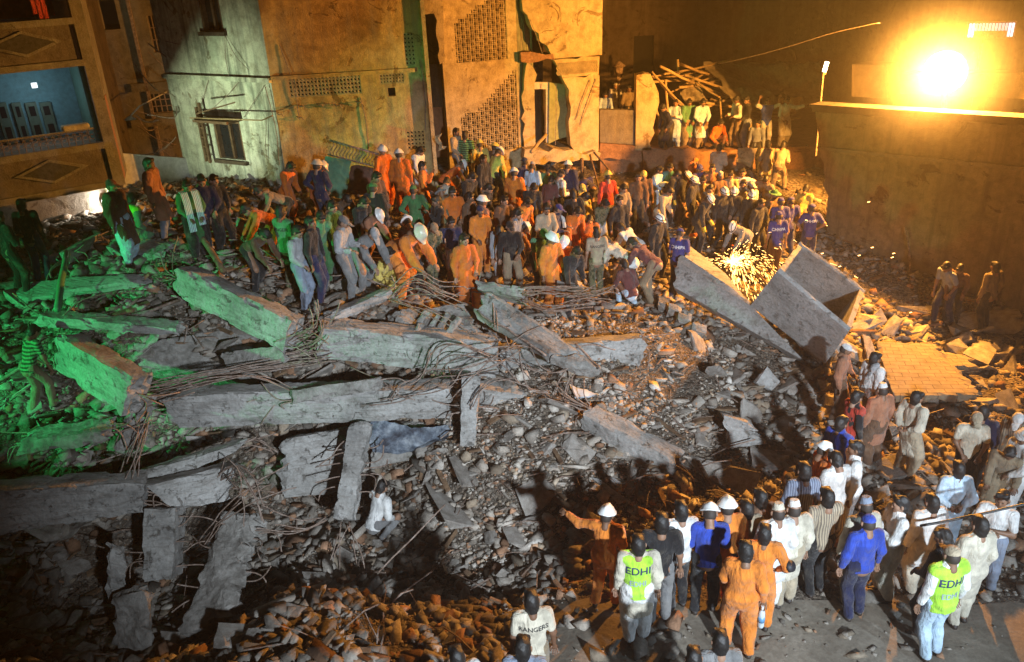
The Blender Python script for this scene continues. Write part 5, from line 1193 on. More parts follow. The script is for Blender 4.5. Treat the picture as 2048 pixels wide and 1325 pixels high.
slab('concrete_beam', [(470, 432, 17.0), (530, 462, 16.5), (512, 486, 16.4), (468, 458, 16.9)], .3, label='green lit beam end under the olive shirted bending man', group=GB, rag=(.03, .05))
slab('concrete_slab', [(440, 705, 13), (560, 690, 12.8), (580, 728, 12.6), (455, 745, 12.7)], .12, M_CONR, label='dull green slab leaning under the thick green lit beam', cat='slab', rag=(.1, .1))
slab('concrete_beam', [(30, 884, 11.0), (208, 862, 10.8), (204, 892, 10.8), (30, 912, 11.0)], .5, M_CONR, label='rough edged beam above the long dark beam at the far left', group=GB, rag=(.1, .12), rough_=.04)
pst, _, _ = slab('concrete_beam', [(270, 950, 11), (494, 882, 11.6), (492, 898, 11.6), (300, 975, 11)], .3, label='narrow grey beam sloping up to the right below the green area', group=GB)
b11, _, _ = slab('concrete_beam', [(-60, 985, 10.2), (290, 965, 10.6), (288, 1026, 10.5), (-60, 1084, 10.1)], .42, label='massive dim grey beam across the lower left edge', group=GB, rag=(0, .03))
b12, _, _ = slab('concrete_beam', [(288, 972, 10.6), (478, 930, 11.2), (462, 1000, 11.1), (350, 1024, 10.6)], .4, label='grey beam stub right of the massive dim beam', group=GB, rag=(.02, .12))
bundle(b12, (440, 960, 11), (520, 1010, 10.4), [(470, 930, 10.9), (500, 960, 10.6)], 6, .12, seed=8, fan=.3)
bundle(b12, (400, 1090, 10.6), (555, 960, 10.6), [(470, 1010, 10.4)], 4, .1, seed=18, fan=.3)
slab('concrete_column', [(286, 1018, 10.45), (352, 1016, 10.45), (344, 1160, 9.9), (284, 1166, 9.9)], .42, label='stubby hanging column under the massive dim beam', cat='column', group=GB, rag=(.01, .01), chip=.07)
slab('concrete_column', [(444, 1018, 10.9), (522, 1026, 10.8), (462, 1240, 9.3), (356, 1270, 9.2)], .35, M_CONR, label='wide rough slab leaning down to the left in the lower left', cat='column', group=GB, rough_=.04, chip=.09)
slab('concrete_slab', [(208, 1080, 9.9), (252, 1110, 9.9), (250, 1200, 9.7), (212, 1200, 9.7)], .12, label='pale narrow slab standing upright at the lower left', cat='slab', rag=(.08, .08))
slab('concrete_slab', [(215, 1190, 9.5), (290, 1170, 9.5), (310, 1330, 8.9), (225, 1330, 8.9)], .2, M_CONR, label='rough block at the bottom edge below the upright pale slab', cat='slab', rag=(.08, .08), rough_=.05)
# end face with rope-like steel between the two regions
ec, _, _ = slab('concrete_column', [(262, 800, 11.5), (305, 790, 11.5), (268, 905, 11.2), (222, 905, 11.2)], .3, M_CONR, label='rough greenish column end between the green beam and the long grey beam', cat='column', group=GB, rough_=.05)
bundle(ec, (290, 830, 11.4), (255, 930, 11.1), [(280, 870, 11.2)], 7, .14, seed=9)
# the long central beam
b4, _, _ = slab('concrete_beam', [(308, 793, 11.9), (902, 778, 12.5), (902, 838, 12.5), (350, 858, 11.9)], .45, label='longest grey beam running across the middle of the photo', group=GB, rag=(.06, .06))
bundle(b4, (270, 780, 11.9), (660, 712, 12.9), [(360, 765, 12.0), (520, 735, 12.5)], 9, .07, seed=12, fan=.12)
bundle(b4, (300, 800, 11.8), (600, 790, 12.3), [(380, 775, 11.9), (500, 752, 12.2)], 4, .08, seed=14, fan=.1)
slab('concrete_beam', [(952, 778, 12.7), (1108, 796, 12.9), (1084, 834, 12.9), (952, 840, 12.7)], .42, label='ragged right end of the longest beam, right of the short column', group=GB, rag=(0, .16))
slab('concrete_beam', [(578, 782, 12.05), (764, 754, 12.25), (766, 780, 12.2), (576, 810, 11.95)], .3, label='short beam lying on top of the longest beam', group=GB, rag=(.1, .06), m=M_CONR)
c9, _, _ = slab('concrete_column', [(922, 752, 12.4), (962, 752, 12.4), (950, 893, 11.9), (918, 896, 11.9)], .3, label='short pale column standing in front of the longest beam', cat='column', group=GB, rag=(.02, .02))
c10, _, _ = slab('concrete_column', [(698, 845, 12.0), (742, 842, 12.0), (704, 1040, 11.0), (664, 1040, 11.0)], .38, label='leaning grey column below the longest beam', cat='column', group=GB, rag=(.02, .04))
bundle(c10, (690, 1050, 11), (695, 1150, 10.6), [(692, 1090, 10.8)], 5, .08, seed=20); bundle(c10, (650, 1040, 11), (540, 1020, 10.9), [(600, 1045, 10.9)], 4, .06, seed=21)
slab('concrete_wall_panel', [(560, 880, 12.3), (700, 856, 12.5), (690, 985, 12.1), (556, 1000, 11.9)], .25, label='cracked grey wall panel behind the leaning column', cat='panel', rag=(.1, .05))
slab('concrete_wall_panel', [(742, 850, 12.9), (915, 842, 13), (900, 900, 12.8), (742, 940, 12.6)], .25, M_CONR, label='shadowed panel with blue sheeting under the longest beam', cat='panel', rag=(.05, .1))
# upper central group
b3, _, _ = slab('concrete_beam', [(636, 655, 13.0), (1000, 690, 13.4), (1000, 760, 13.3), (632, 716, 13.0)], .5, label='broad pale beam above the longest beam, centre left', group=GB, rag=(.04, .05))
slab('concrete_beam', [(1000, 700, 13.5), (1296, 676, 14.0), (1290, 735, 13.9), (1000, 775, 13.35)], .5, label='pale beam with a chipped orange lit end right of the tangled steel', group=GB, rag=(.03, .1))
b6, _, _ = slab('concrete_beam', [(656, 632, 13.4), (786, 578, 14.2), (790, 597, 14.2), (664, 652, 13.4)], .3, label='slender beam pointing up to the bending orange man', group=GB, rag=(.04, .03))
bundle(b6, (780, 590, 14.2), (925, 600, 14.2), [(830, 560, 14.1), (880, 585, 14.1)], 6, .1, seed=30, fan=.2); bundle(b6, (785, 597, 14.1), (900, 618, 14.0), [(840, 600, 14)], 4, .07, seed=31)
b6r = [((665, 640, 13.3), (640, 670, 13.1), (630, 700, 12.9)), ((672, 640, 13.3), (650, 672, 13.1), (636, 706, 12.9)), ((660, 645, 13.2), (632, 680, 13), (620, 700, 12.9))]; rebars(b6, b6r)
b7, _, _ = slab('concrete_slab', [(972, 577, 14.1), (1162, 700, 12.85), (1098, 708, 12.65), (950, 620, 13.7)], .24, label='wide pale slab sliding down to the right at the centre of the photo', cat='slab', rag=(.1, .02), down=(0, .35, -.93), chip=.02)
b7b, _, _ = slab('concrete_slab', [(1158, 700, 12.85), (1202, 742, 12.5), (1160, 740, 12.5), (1098, 710, 12.65)], .2, M_CONR, label='broken tip below the wide pale sliding slab', cat='slab', rag=(.03, .06), down=(0, .35, -.93))
rebars(b7, [((1150, 690, 12.9), (1175, 715, 12.7), (1200, 740, 12.4)), ((954, 624, 13.65), (1030, 670, 13.1), (1092, 712, 12.6))], .02)
b8, _, _ = slab('concrete_beam', [(944, 558, 15.1), (1050, 574, 14.8), (1046, 596, 14.7), (960, 582, 14.9)], .45, label='flat beam end under the hands of the bending man', group=GB, rag=(.1, .03))
bundle(b8, (1046, 582, 14.7), (1215, 602, 14.6), [(1100, 585, 14.7), (1160, 590, 14.7)], 9, .09, seed=40, fan=.22); bundle(b8, (1130, 600, 14.5), (1205, 575, 14.6), [(1170, 590, 14.5)], 6, .12, seed=41, fan=.25); bundle(b8, (1050, 600, 14.5), (1190, 620, 14.3), [(1100, 622, 14.3)], 6, .1, seed=43, fan=.25)
sh, _, _ = slab('floor_slab', [(775, 618, 14.2), (935, 600, 14.6), (985, 690, 13.6), (770, 665, 13.6)], .2, M_CONR, label='shattered floor slab behind the broad pale beam', cat='slab', rag=(.12, .15), rough_=.07, chip=.1, down=(0, .3, -.95))
for i, (x, y, d) in enumerate(((850, 620, 14.0), (870, 628, 13.9), (893, 625, 13.9), (915, 632, 13.8), (838, 645, 13.6))):
    slab('concrete_rib', [(x, y, d), (x+13, y+3, d), (x-12, y+42, d-.25), (x-27, y+38, d-.25)], .1, M_CONR, label='broken rib of the shattered floor slab behind the broad pale beam', cat='slab', group='ribs broken out of the shattered slab', rag=(.02, .02), rough_=.04)
# the tangle of steel in front of the broad beam
tg = empty('rebar_tangle', at(1000, 720, 12.9)); tag(tg, 'big tangle of curling reinforcing steel at the centre of the photo', 'rebar')
TL = [((845, 760, 13), (870, 700, 12.9), (910, 690, 12.7), (960, 705, 12.6), (1010, 735, 12.6), (1040, 770, 12.5)), ((850, 750, 12.9), (900, 712, 12.8), (960, 716, 12.6), (1050, 720, 12.8)), ((880, 750, 12.9), (900, 725, 12.7), (960, 700, 12.6), (1030, 692, 12.8), (1080, 700, 13)),
      ((820, 780, 12.4), (870, 755, 12.4), (930, 750, 12.3), (985, 735, 12.4), (1040, 700, 12.7)), ((760, 800, 12.2), (830, 790, 12.2), (900, 772, 12.2), (930, 735, 12.3), (1000, 722, 12.5)), ((740, 810, 12.1), (800, 802, 12.1), (860, 775, 12.2), (930, 755, 12.2), (1010, 720, 12.5)),
      ((1040, 700, 12.8), (1045, 740, 12.5), (1060, 780, 12.4), (1100, 788, 12.5)), ((1060, 690, 12.9), (1080, 730, 12.6), (1120, 745, 12.7), (1160, 720, 12.9)), ((1150, 716, 13), (1120, 760, 12.7), (1110, 790, 12.6)), ((1160, 716, 13), (1135, 760, 12.7), (1126, 800, 12.6)), ((1140, 700, 13), (1180, 690, 13.1), (1230, 700, 13.2)),
      ((940, 820, 12.1), (950, 790, 12.1), (985, 765, 12.2), (1030, 755, 12.4)), ((945, 815, 12.0), (965, 780, 12.1), (1000, 760, 12.3), (1060, 775, 12.4)), ((1010, 670, 13), (1030, 720, 12.7), (1060, 760, 12.5)), ((870, 740, 12.8), (885, 700, 12.8), (930, 690, 12.7), (990, 715, 12.6), (1080, 740, 12.6)), ((1000, 640, 13.6), (985, 600, 13.9), (990, 655, 13.2)),
      ((900, 800, 12.2), (930, 770, 12.2), (960, 740, 12.3), (1000, 710, 12.6), (1050, 690, 12.9)), ((1030, 720, 12.6), (1080, 745, 12.5), (1130, 740, 12.6), (1160, 715, 12.8)), ((780, 800, 12.2), (800, 770, 12.3), (840, 750, 12.5), (860, 700, 12.7)), ((700, 735, 12.7), (760, 760, 12.5), (800, 790, 12.2), (830, 800, 12.1)), ((1020, 690, 12.9), (1050, 665, 13.1), (1090, 650, 13.3))]
for i, pl_ in enumerate(TL):
    for k in range(1 if i % 3 else 2):
        o = Vector((random.uniform(-1, 1), random.uniform(-1, 1), random.uniform(-1, 1)))*.09*k
        mb = MB(); mb.tube(wav([at(*p)+o-tg.location for p in pl_], .03, 5, i+k*31), .011, 5); mesh('rebar', mb.V, mb.F, M_IRON, tg, True)
# slabs on the right slope
b16, _, _ = slab('concrete_beam', [(1192, 808, -.42), (1370, 906, -.34), (1348, 930, -.3), (1160, 830, -.4)], .34, label='board marked beam lying on the gravel slope right of centre', group=GB, chip=.02, rag=(.03, .06), down=(0, .15, -.98))
bundle(b16, (1180, 822, 12.3), (1130, 800, 12.6), [(1150, 812, 12.4)], 6, .1, seed=50)
slab('wall_fragment', [(1440, 828, -.6), (1497, 845, -.65), (1536, 893, -.15), (1456, 896, -.1)], .16, M_CON2, chip=.01, label='orange lit tilted panel on the slope right of the board marked beam', cat='panel', rag=(.05, .08))
slab('wall_fragment', [(1512, 768, -.25), (1536, 735, -.5), (1562, 765, -.3), (1545, 784, -.1)], .12, M_CON2, chip=.01, label='small pointed orange lit block below the concrete box', cat='panel', rag=(.03, .05))
slab('plank', [(1180, 955, -.12), (1198, 958, -.14), (1254, 1002, -.1), (1238, 1010, -.1)], .05, M_CON2, label='flat grey plank on the gravel slope below the board marked beam', cat='plank', rag=(.02, .02))
slab('wall_fragment', [(1214, 958, -.3), (1240, 966, -.25), (1252, 992, -.12), (1238, 987, -.12)], .05, M_CON2, label='orange lit flake beside the flat grey plank', cat='panel')
M_TILE, tt, tb = nt('tiled_slab'); _b = N(tt, 'ShaderNodeTexBrick'); _b.inputs['Scale'].default_value = 1.6; _b.inputs['Mortar Size'].default_value = .012; _b.inputs['Color1'].default_value = (.27, .22, .15, 1); _b.inputs['Color2'].default_value = (.23, .19, .13, 1); _b.inputs['Mortar'].default_value = (.1, .07, .05, 1)
_a = N(tt, 'ShaderNodeAttribute', attribute_name='lc').outputs['Vector']; tt.links.new(_a, _b.inputs['Vector']); tt.links.new(mixc(tt, .6, _b.outputs['Color'], ramp(tt, noi(tt, objc(tt), 3, 8, .7), [(.35, (.45, .4, .35)), (.6, (1, 1, 1))]), 'MULTIPLY'), tb.inputs['Base Color']); tb.inputs['Roughness'].default_value = .9; bump(tt, tb, _b.outputs['Fac'], -.5, .02)
ts = empty('roof_slab', at(1860, 740, 15)); tag(ts, 'large fallen slab with a scored tile pattern at the right', 'slab')
o, _, _ = slab('slab_piece', [(1752, 680, -.3), (1872, 690, -.35), (1968, 790, -.42), (1782, 792, -.35)], .16, M_TILE, parent=ts, down=(0, 0, -1), rag=(.03, .1), rough_=.012); o2, _, _ = slab('slab_piece', [(1874, 703, -.32), (1942, 712, -.34), (1956, 735, -.36), (1905, 737, -.38)], .16, M_TILE, parent=ts, down=(0, 0, -1), rag=(.0, .1))
for q in (o, o2): q.location = -ts.location
slab('plank', [(1722, 672, -.5), (1729, 672, -.5), (1743, 740, -.15), (1734, 740, -.15)], .06, M_WOOD, label='upright wooden plank left of the tiled slab', cat='plank')
# the overturned concrete box with its long arm
tk = empty('concrete_box', at(1560, 640, 15.3)); tag(tk, 'overturned open concrete box with a long arm reaching left under the sparks', 'water tank')
R1, R2, R3, R4 = at(1554, 543, 15.0), at(1596, 489, 16.6), at(1728, 586, 15.8), at(1697, 664, 14.2)
B1, B4 = at(1500, 612, 15.9), at(1650, 728, 14.9); ax = ((B1-R1)+(B4-R4))/2
def tkp(name, q, th, m=M_CON2, **kw):
    o, c, n = slab(name, q, th, m, parent=tk, chip=.015, rough_=.006, **kw); o.location = -tk.location; return o
nfr = (R4-R1).cross(B1-R1).normalized(); nfr = nfr if nfr.dot(R1-EYE) > 0 else -nfr
tkp('front_wall', [R1, R4, B4, B1], .11, rag=(0, 0))
tkp('back_wall', [R2, R3, R3+ax*1.0, R2+ax*1.0], .11, rag=(0, 0), down=nfr)
tkp('side_wall', [R2+nfr*.0, R1+nfr*.11, R1+ax*1.0+nfr*.11, R2+ax*1.0], .11, rag=(0, 0), down=(R1-R4).normalized()*-1)
tkp('side_wall', [R3, R4+nfr*.11, R4+ax*1.0+nfr*.11, R3+ax*1.0], .11, rag=(0, 0), down=(R1-R4).normalized())
tkp('bottom', [R1+ax*1.0+nfr*.05, R4+ax*1.0+nfr*.05, R3+ax*1.0, R2+ax*1.0], .1, rag=(0, 0), down=ax.normalized())
A1, A2 = at(1352, 520, 17.5), at(1350, 548, 17.3)
tkp('arm', [A1, B1+(R1-B1)*.02, at(1608, 722, 14.98), at(1346, 574, 17.0)], .3, rag=(.06, 0))
tkp('arm_ledge', [at(1362, 508, 17.7), at(1506, 604, 16.0), at(1498, 614, 15.9), at(1354, 522, 17.6)], .1, rag=(.04, 0))
tkp('arm_floor', [at(1372, 486, 18.6), at(1452, 548, 17.3), at(1500, 606, 16.1), at(1368, 512, 17.7)], .1, rag=(.06, .02), down=(0, .3, -.95))
tkp('lower_strip', [A2+Vector((0, -.02, 0)), B4+(B1-B4)*.66, B4+ax*.02, at(1356, 580, 17.2)], .2, rag=(.06, 0)) if False else None
mb = MB(); mb.tube(wav([R2+ax*.1+Vector((.3, -.1, 0)), R2+ax*.5+Vector((.35, -.15, 0)), R2+ax*.95+Vector((.5, -.15, 0))], .05), .02, 5); mesh('rebar', [Vector(v)-tk.location for v in mb.V], mb.F, M_IRON, tk)
# stairs, blocks, sheets near the middle right
for i, (x, y) in enumerate(((1318, 592), (1338, 606), (1358, 624), (1386, 645))):
    slab('brick_block', [(x, y, -.3), (x+24+i*2, y+6, -.3), (x+22+i*2, y+24, -.18), (x-2, y+18, -.18)], .22, M_CONR, label=['topmost', 'second', 'third', 'lowest'][i]+' of four square blocks stepping down beside the blue CHHIPA rescuer', cat='block', group='square blocks stepping down the slope', rag=(.01, .02), rough_=.01)
slab('concrete_slab', [(1112, 560, 15.5), (1150, 566, 15.4), (1200, 590, 15.2), (1110, 585, 15.2)], .15, M_CONR, label='dark slab leaning behind the fan of reinforcing bars', cat='slab', rag=(.03, .1))
# sheets, door and railing in front of the ochre wall
o, _, _ = slab('metal_sheet', [(650, 312, 20.5), (704, 322, 20.4), (690, 400, 20.0), (640, 385, 20.1)], .03, M_GREENP, label='green painted sheet leaning against the ochre wall', cat='sheet', rag=(.01, .02))
o, _, _ = slab('wooden_door', [(702, 329, 20.7), (748, 336, 20.6), (744, 392, 20.3), (690, 386, 20.4)], .05, plain('brown_door', (.12, .05, .03), .6), label='dark brown door leaning right of the green painted sheet', cat='door', rag=(0, .02))
slab('yellow_sheet', [(866, 276, 22.5), (880, 262, 22.5), (896, 290, 22.4), (884, 302, 22.4)], .03, M_CREAM, label='bent pale yellow sheet beside the foot of the stair tower', cat='sheet')
rlg = empty('iron_railing', at(700, 300, 21)); tag(rlg, 'tilted iron railing with wavy bars in front of the ochre wall', 'railing')
def tpart(name, pts, r, m, root, n=5, amp=.0):
    mb = MB(); mb.tube([Vector(p)-root.location for p in (wav(pts, amp) if amp else pts)], r, n); return mesh(name, mb.V, mb.F, m, root, True)
ra, rz, sa, sz = at(659, 281, 21), at(757, 309, 21), at(655, 309, 21), at(752, 334, 21)
tpart('rail', [ra, rz], .03, M_IRON, rlg, 6); tpart('rail', [sa, sz], .018, M_IRON, rlg)
for k in range(1, 15):
    a, b = ra.lerp(rz, k/15), sa.lerp(sz, k/15); d = (rz-ra).normalized()
    tpart('bar', [a, a.lerp(b, .25)+d*.04, a.lerp(b, .5)-d*.0, a.lerp(b, .75)-d*.04, b], .011, M_IRON, rlg)
# steel pole and loose poles at the left
for lab, pts, r, m in (('upright steel pole leaning beside the green lit floor slab', ((133, 505, 15), (114, 620, 13.2)), .06, M_GREENP), ('thin pipe rising to the right under the thick green lit beam', ((245, 642, 13.6), (360, 600, 14.4)), .03, M_IRON), ('bent wire arching over the dark gap at the left', ((125, 632, 13.2), (165, 600, 13.5), (225, 586, 13.8)), .014, M_IRON),
    ('pipe rising from the left edge beside the man in the pale T-shirt', ((-20, 775, 12.6), (60, 725, 12.9)), .035, M_IRON), ('wooden pole carried low behind the scarf man', ((330, 500, 16), (345, 560, 15)), .015, M_WOOD), ('thick timber leaning from the scarf man hand to the ground', ((392, 455, 15.6), (448, 545, 14.6)), .06, M_WOOD),
    ('long bar lying across the dark pit', ((890, 1010, 10.8), (757, 1145, 10.0)), .014, M_IRON), ('branch lying on the pale ground at the lower right', ((1540, 1262, 8.2), (1600, 1275, 8.1), (1700, 1300, 7.9)), .02, M_WOOD), ('white cord on the pale ground below the foreground row', ((1180, 1318, 7.9), (1300, 1312, 7.9), (1380, 1298, 8), (1418, 1278, 8.1)), .01, plain('white_cord', (.6, .6, .6), .6)),
    ('thin bar rising to the right below the concrete box', ((1550, 790, 14.5), (1655, 762, 14.8)), .016, M_BAMB), ('long thin wire lying down the gravel slope', ((1420, 700, 14.6), (1440, 780, 13.8), (1480, 830, 13.2), (1540, 880, 12.6)), .01, M_IRON),
    ('black cable hanging across the right edge', ((1840, 1052, 8.5), (1930, 1035, 8.5), (2100, 1000, 8.5)), .018, plain('black_cable', (.02, .02, .02), .5)), ('high wire stretching over the collapsed shelter', ((1440, 128, 27), (1560, 98, 25), (1680, 62, 23), (1760, 46, 22)), .012, M_IRON),
    ('slanted pole by the door of the stair tower', ((1062, 305, 23), (1092, 270, 24.5)), .05, M_BAMB), ('left one of two poles leaning under the stair tower', ((1180, 310, 24.5), (1198, 380, 23)), .03, M_WOOD), ('right one of two poles leaning under the stair tower', ((1188, 305, 24.5), (1222, 345, 24)), .03, M_WOOD),
    ('bare plank post under the tower floor edge', ((1163, 318, 24.4), (1166, 362, 23.8)), .06, M_WOOD)):
    mb = MB(); mb.tube(wav([at(*p) for p in pts], .02), r, 7); nm = 'cable' if 'cable' in lab or 'cord' in lab or 'wire' in lab else 'branch' if 'branch' in lab else 'pole'; tag(mb.build(nm, m, None, True), lab, nm)
# bars sticking up around the left crowd
lb = empty('rebar_bundle', at(600, 520, 16)); tag(lb, 'bundles of long bars lying under the crowd at the centre left', 'rebar')
rr = random.Random(4)
for i in range(34):
    x, y = rr.uniform(400, 760), rr.uniform(455, 590); p = hit(x, y); a = rr.uniform(-.5, .9); L = rr.uniform(.8, 2.4)
    q = p+Vector((cos(a)*L, -sin(a)*L*.6, 0)); q.z = gnd(q.x, q.y)+rr.uniform(.05, .35)
    tpart('rebar', [p+Vector((0, 0, rr.uniform(.1, .4))), (p+q)/2+Vector((0, 0, .25)), q], .014, M_IRON, lb, amp=.05)
# ------------------------------------------------ collapsed bamboo shelter on the terrace
shl = empty('collapsed_shelter', at(1440, 220, 29)); tag(shl, 'collapsed bamboo pole shelter with sagging dusty tarpaulins on the terrace', 'shelter')
for x0, y0, d0, x1, y1, d1 in ((1305, 153, 28.5, 1420, 130, 31), (1320, 134, 28, 1500, 212, 30), (1303, 165, 28.5, 1432, 150, 31), (1318, 166, 28, 1380, 224, 27.6), (1330, 160, 28, 1345, 318, 27.2), (1302, 145, 28, 1385, 225, 27.6), (1360, 128, 29, 1440, 155, 30), (1340, 185, 29, 1420, 140, 30), (1350, 180, 29, 1430, 150, 30), (1390, 200, 28.5, 1530, 222, 29.5), (1400, 205, 28, 1540, 218, 29), (1395, 165, 28.6, 1440, 195, 28), (1440, 196, 28, 1446, 262, 27.6), (1410, 215, 28, 1460, 195, 29), (1420, 200, 29, 1560, 230, 30), (1500, 233, 28, 1590, 226, 28.4), (1510, 240, 27.8, 1600, 236, 28.4), (1355, 120, 30, 1358, 150, 30), (1370, 150, 28.5, 1500, 190, 29.5), (1430, 138, 30, 1300, 158, 30), (1360, 175, 28.4, 1450, 158, 30), (1300, 170, 28, 1322, 250, 27.5), (1460, 120, 30.5, 1330, 148, 29)):
    tpart('bamboo_pole', [at(x0, y0, d0), (at(x0, y0, d0)+at(x1, y1, d1))/2+Vector((0, 0, -.05)), at(x1, y1, d1)], rr.uniform(.03, .05), M_BAMB, shl, 6, .04)
def sheet(name, q, m, root, sag=.3, nu=18, nv=14, seed=1, th=.03):
    c = [at(*p) for p in q]; V = []; F = []
    for s in (0, 1):
        for i in range(nu+1):
            for j in range(nv+1):
                u, v = i/nu, j/nv; p = (c[0]*(1-u)+c[1]*u)*(1-v)+(c[3]*(1-u)+c[2]*u)*v; p = p+Vector((0, 0, -sag*4*u*(1-u)*v*(1-v)))+ease(p, seed, .16, 1.3)+ease(p, seed, .07, 4)+ease(p, seed, .035, 9)+Vector((0, s*th, -s*th)); V.append(tuple(p-(root.location if root else Vector())))
    k = (nu+1)*(nv+1)
    for s in (0, 1):
        for i in range(nu):
            for j in range(nv): a = s*k+i*(nv+1)+j; f = (a, a+nv+1, a+nv+2, a+1); F.append(f if s == 0 else f[::-1])
    return mesh(name, V, F, m, root, True)
sheet('tarpaulin', [(1405, 128, 30), (1610, 128, 33), (1610, 195, 30), (1470, 195, 28.6)], M_TARP, shl, .5, seed=2); sheet('tarpaulin', [(1440, 180, 28.6), (1530, 175, 29.5), (1580, 225, 28.6), (1500, 222, 28)], M_TARP, shl, .4, seed=5); sheet('tarpaulin', [(1362, 180, 28.6), (1395, 165, 28.9), (1412, 195, 28.4), (1372, 205, 28)], M_TARP, shl, .2, seed=7)
sheet('tarpaulin', [(1500, 130, 31), (1640, 125, 32), (1640, 215, 29.5), (1560, 225, 29)], M_TARP, shl, .5, seed=9)
sheet('corrugated_sheet', [(1560, 196, 28.8), (1600, 198, 28.8), (1590, 228, 28.4), (1552, 224, 28.4)], M_BAMB, shl, .05, seed=11); sheet('pale_sheet', [(1490, 242, 27.9), (1512, 236, 27.9), (1514, 258, 27.7), (1490, 256, 27.7)], M_CREAM, shl, .05, 6, 6, seed=12)
for i, (x, y, w_, h_, lab) in enumerate(((1478, 296, 34, 20, 'pale torn sheet below the white shirt on the terrace'), (1470, 318, 30, 14, 'grey flat sheet on the bank below the terrace'), (1160, 372, 22, 26, 'yellow lit board standing in the crowd below the tower'), (1365, 468, 30, 22, 'orange stretcher beside the yellow gloves'))):
    so = sheet('torn_sheet', [(x, y, 25-i*1.2), (x+w_, y-4, 25-i*1.2), (x+w_-2, y+h_, 24.8-i*1.2), (x-2, y+h_, 24.8-i*1.2)], plain('orange_canvas', (.6, .16, .03), .7) if 'orange' in lab else M_CREAM, None, .05, 6, 6, seed=20+i); tag(so, lab, 'sheet')
# blue plastic under the beams and cloth heap at the bottom
tag(sheet('plastic_sheeting', [(735, 850, 12.5), (900, 846, 12.6), (880, 880, 12.3), (745, 915, 12.1)], M_PLAS, None, .25, 60, 30, seed=33), 'crumpled blue plastic sheeting hanging under the longest beam', 'sheeting')
tag(sheet('cloth_heap', [(640, 1275, 8.9), (800, 1265, 9), (830, 1335, 8.3), (640, 1340, 8.3)], cloth((.3, .22, .17)), None, -.35, 26, 16, seed=35), 'heap of dusty brown cloth at the bottom edge', 'cloth')
tag(sheet('plastic_scrap', [(1260, 905, 12), (1300, 912, 12), (1300, 935, 11.8), (1262, 925, 11.8)], M_PLAS, None, -.1, 10, 8, seed=37), 'blue plastic scrap beside the board marked beam', 'sheeting')
tag(sheet('white_board', [(1140, 776, 13), (1196, 782, 13), (1190, 790, 12.9), (1150, 798, 12.7)], plain('white_board', (.6, .65, .7), .5), None, .0, 8, 4, seed=38, th=.06), 'broken white board right of the ragged beam end', 'board')
# ------------------------------------------------ rubble: big lumps are things, the rest is one heap
PROTO = []; PFL = []
for s in range(24):
    r2 = random.Random(s); bm = bmesh.new(); flat = r2.choice((.35, .6, .8, .5)); lng = r2.uniform(.8, 1.5)
    flat = r2.choice((.25, .4, .6, .75)); PFL.append(flat); lng = r2.choice((.8, 1.1, 1.4, 2.6))
    for sx in (-1, 1):
        for sy in (-1, 1):
            for sz in (-1, 1):
                if r2.random() < .18: continue
                bm.verts.new((sx*lng*r2.uniform(.35, .8), sy*r2.uniform(.35, .8), sz*flat*r2.uniform(.4, .8)))
    for k in range(3): v = Vector((r2.gauss(0, 1), r2.gauss(0, 1), r2.gauss(0, 1))).normalized(); bm.verts.new((v.x*lng*.75, v.y*.75, v.z*flat*.75))
    bmesh.ops.convex_hull(bm, input=bm.verts[:]); loose = [v for v in bm.verts if not v.link_faces]; bmesh.ops.delete(bm, geom=loose, context='VERTS'); bmesh.ops.triangulate(bm, faces=bm.faces[:])
    bm.verts.ensure_lookup_table(); PROTO.append((np.array([v.co[:] for v in bm.verts]), np.array([[v.index for v in f.verts] for f in bm.faces]))); bm.free()
def rmat(rs, tilt=.6):
    e = rs.uniform(-tilt, tilt, 2); a = rs.uniform(0, 6.28); cx, sx, cy, sy, cz, sz_ = cos(e[0]), sin(e[0]), cos(e[1]), sin(e[1]), cos(a), sin(a)
    return np.array([[cz, -sz_, 0], [sz_, cz, 0], [0, 0, 1]]) @ np.array([[1, 0, 0], [0, cx, -sx], [0, sx, cx]]) @ np.array([[cy, 0, sy], [0, 1, 0], [-sy, 0, cy]])
rs = np.random.RandomState(21); Vs, Fs, Cs = [], [], []; nv = 0
def dens(px, py):
    """amount and size of rubble by region of the site"""
    if py > 1180 and 480 < px <= 1080: return .5
    if py > 1200 and px > 1060: return .02
    if px > 1150 and py > 1100: return .15
    if px > 1380 and py > 560: return .75
    return 1
def add_chunk(p, s, tint):
    global nv
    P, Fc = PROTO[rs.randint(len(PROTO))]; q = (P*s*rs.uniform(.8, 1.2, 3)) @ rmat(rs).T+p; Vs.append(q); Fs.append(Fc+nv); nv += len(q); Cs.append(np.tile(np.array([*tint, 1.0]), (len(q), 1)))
def tint():
    k = rs.rand(); b = rs.uniform(.4, 1.2)
    return (b, b*.97, b*.93) if k < .72 else ((b, b*.62, b*.42) if k < .86 else (b*.8, b*.7, b*.58))
def proj(p):
    v = Vector(p)-EYE; z = v.dot(FW); return 1024+FOC*v.dot(RT)/z, 662.5-FOC*v.dot(UP)/z
n = 0
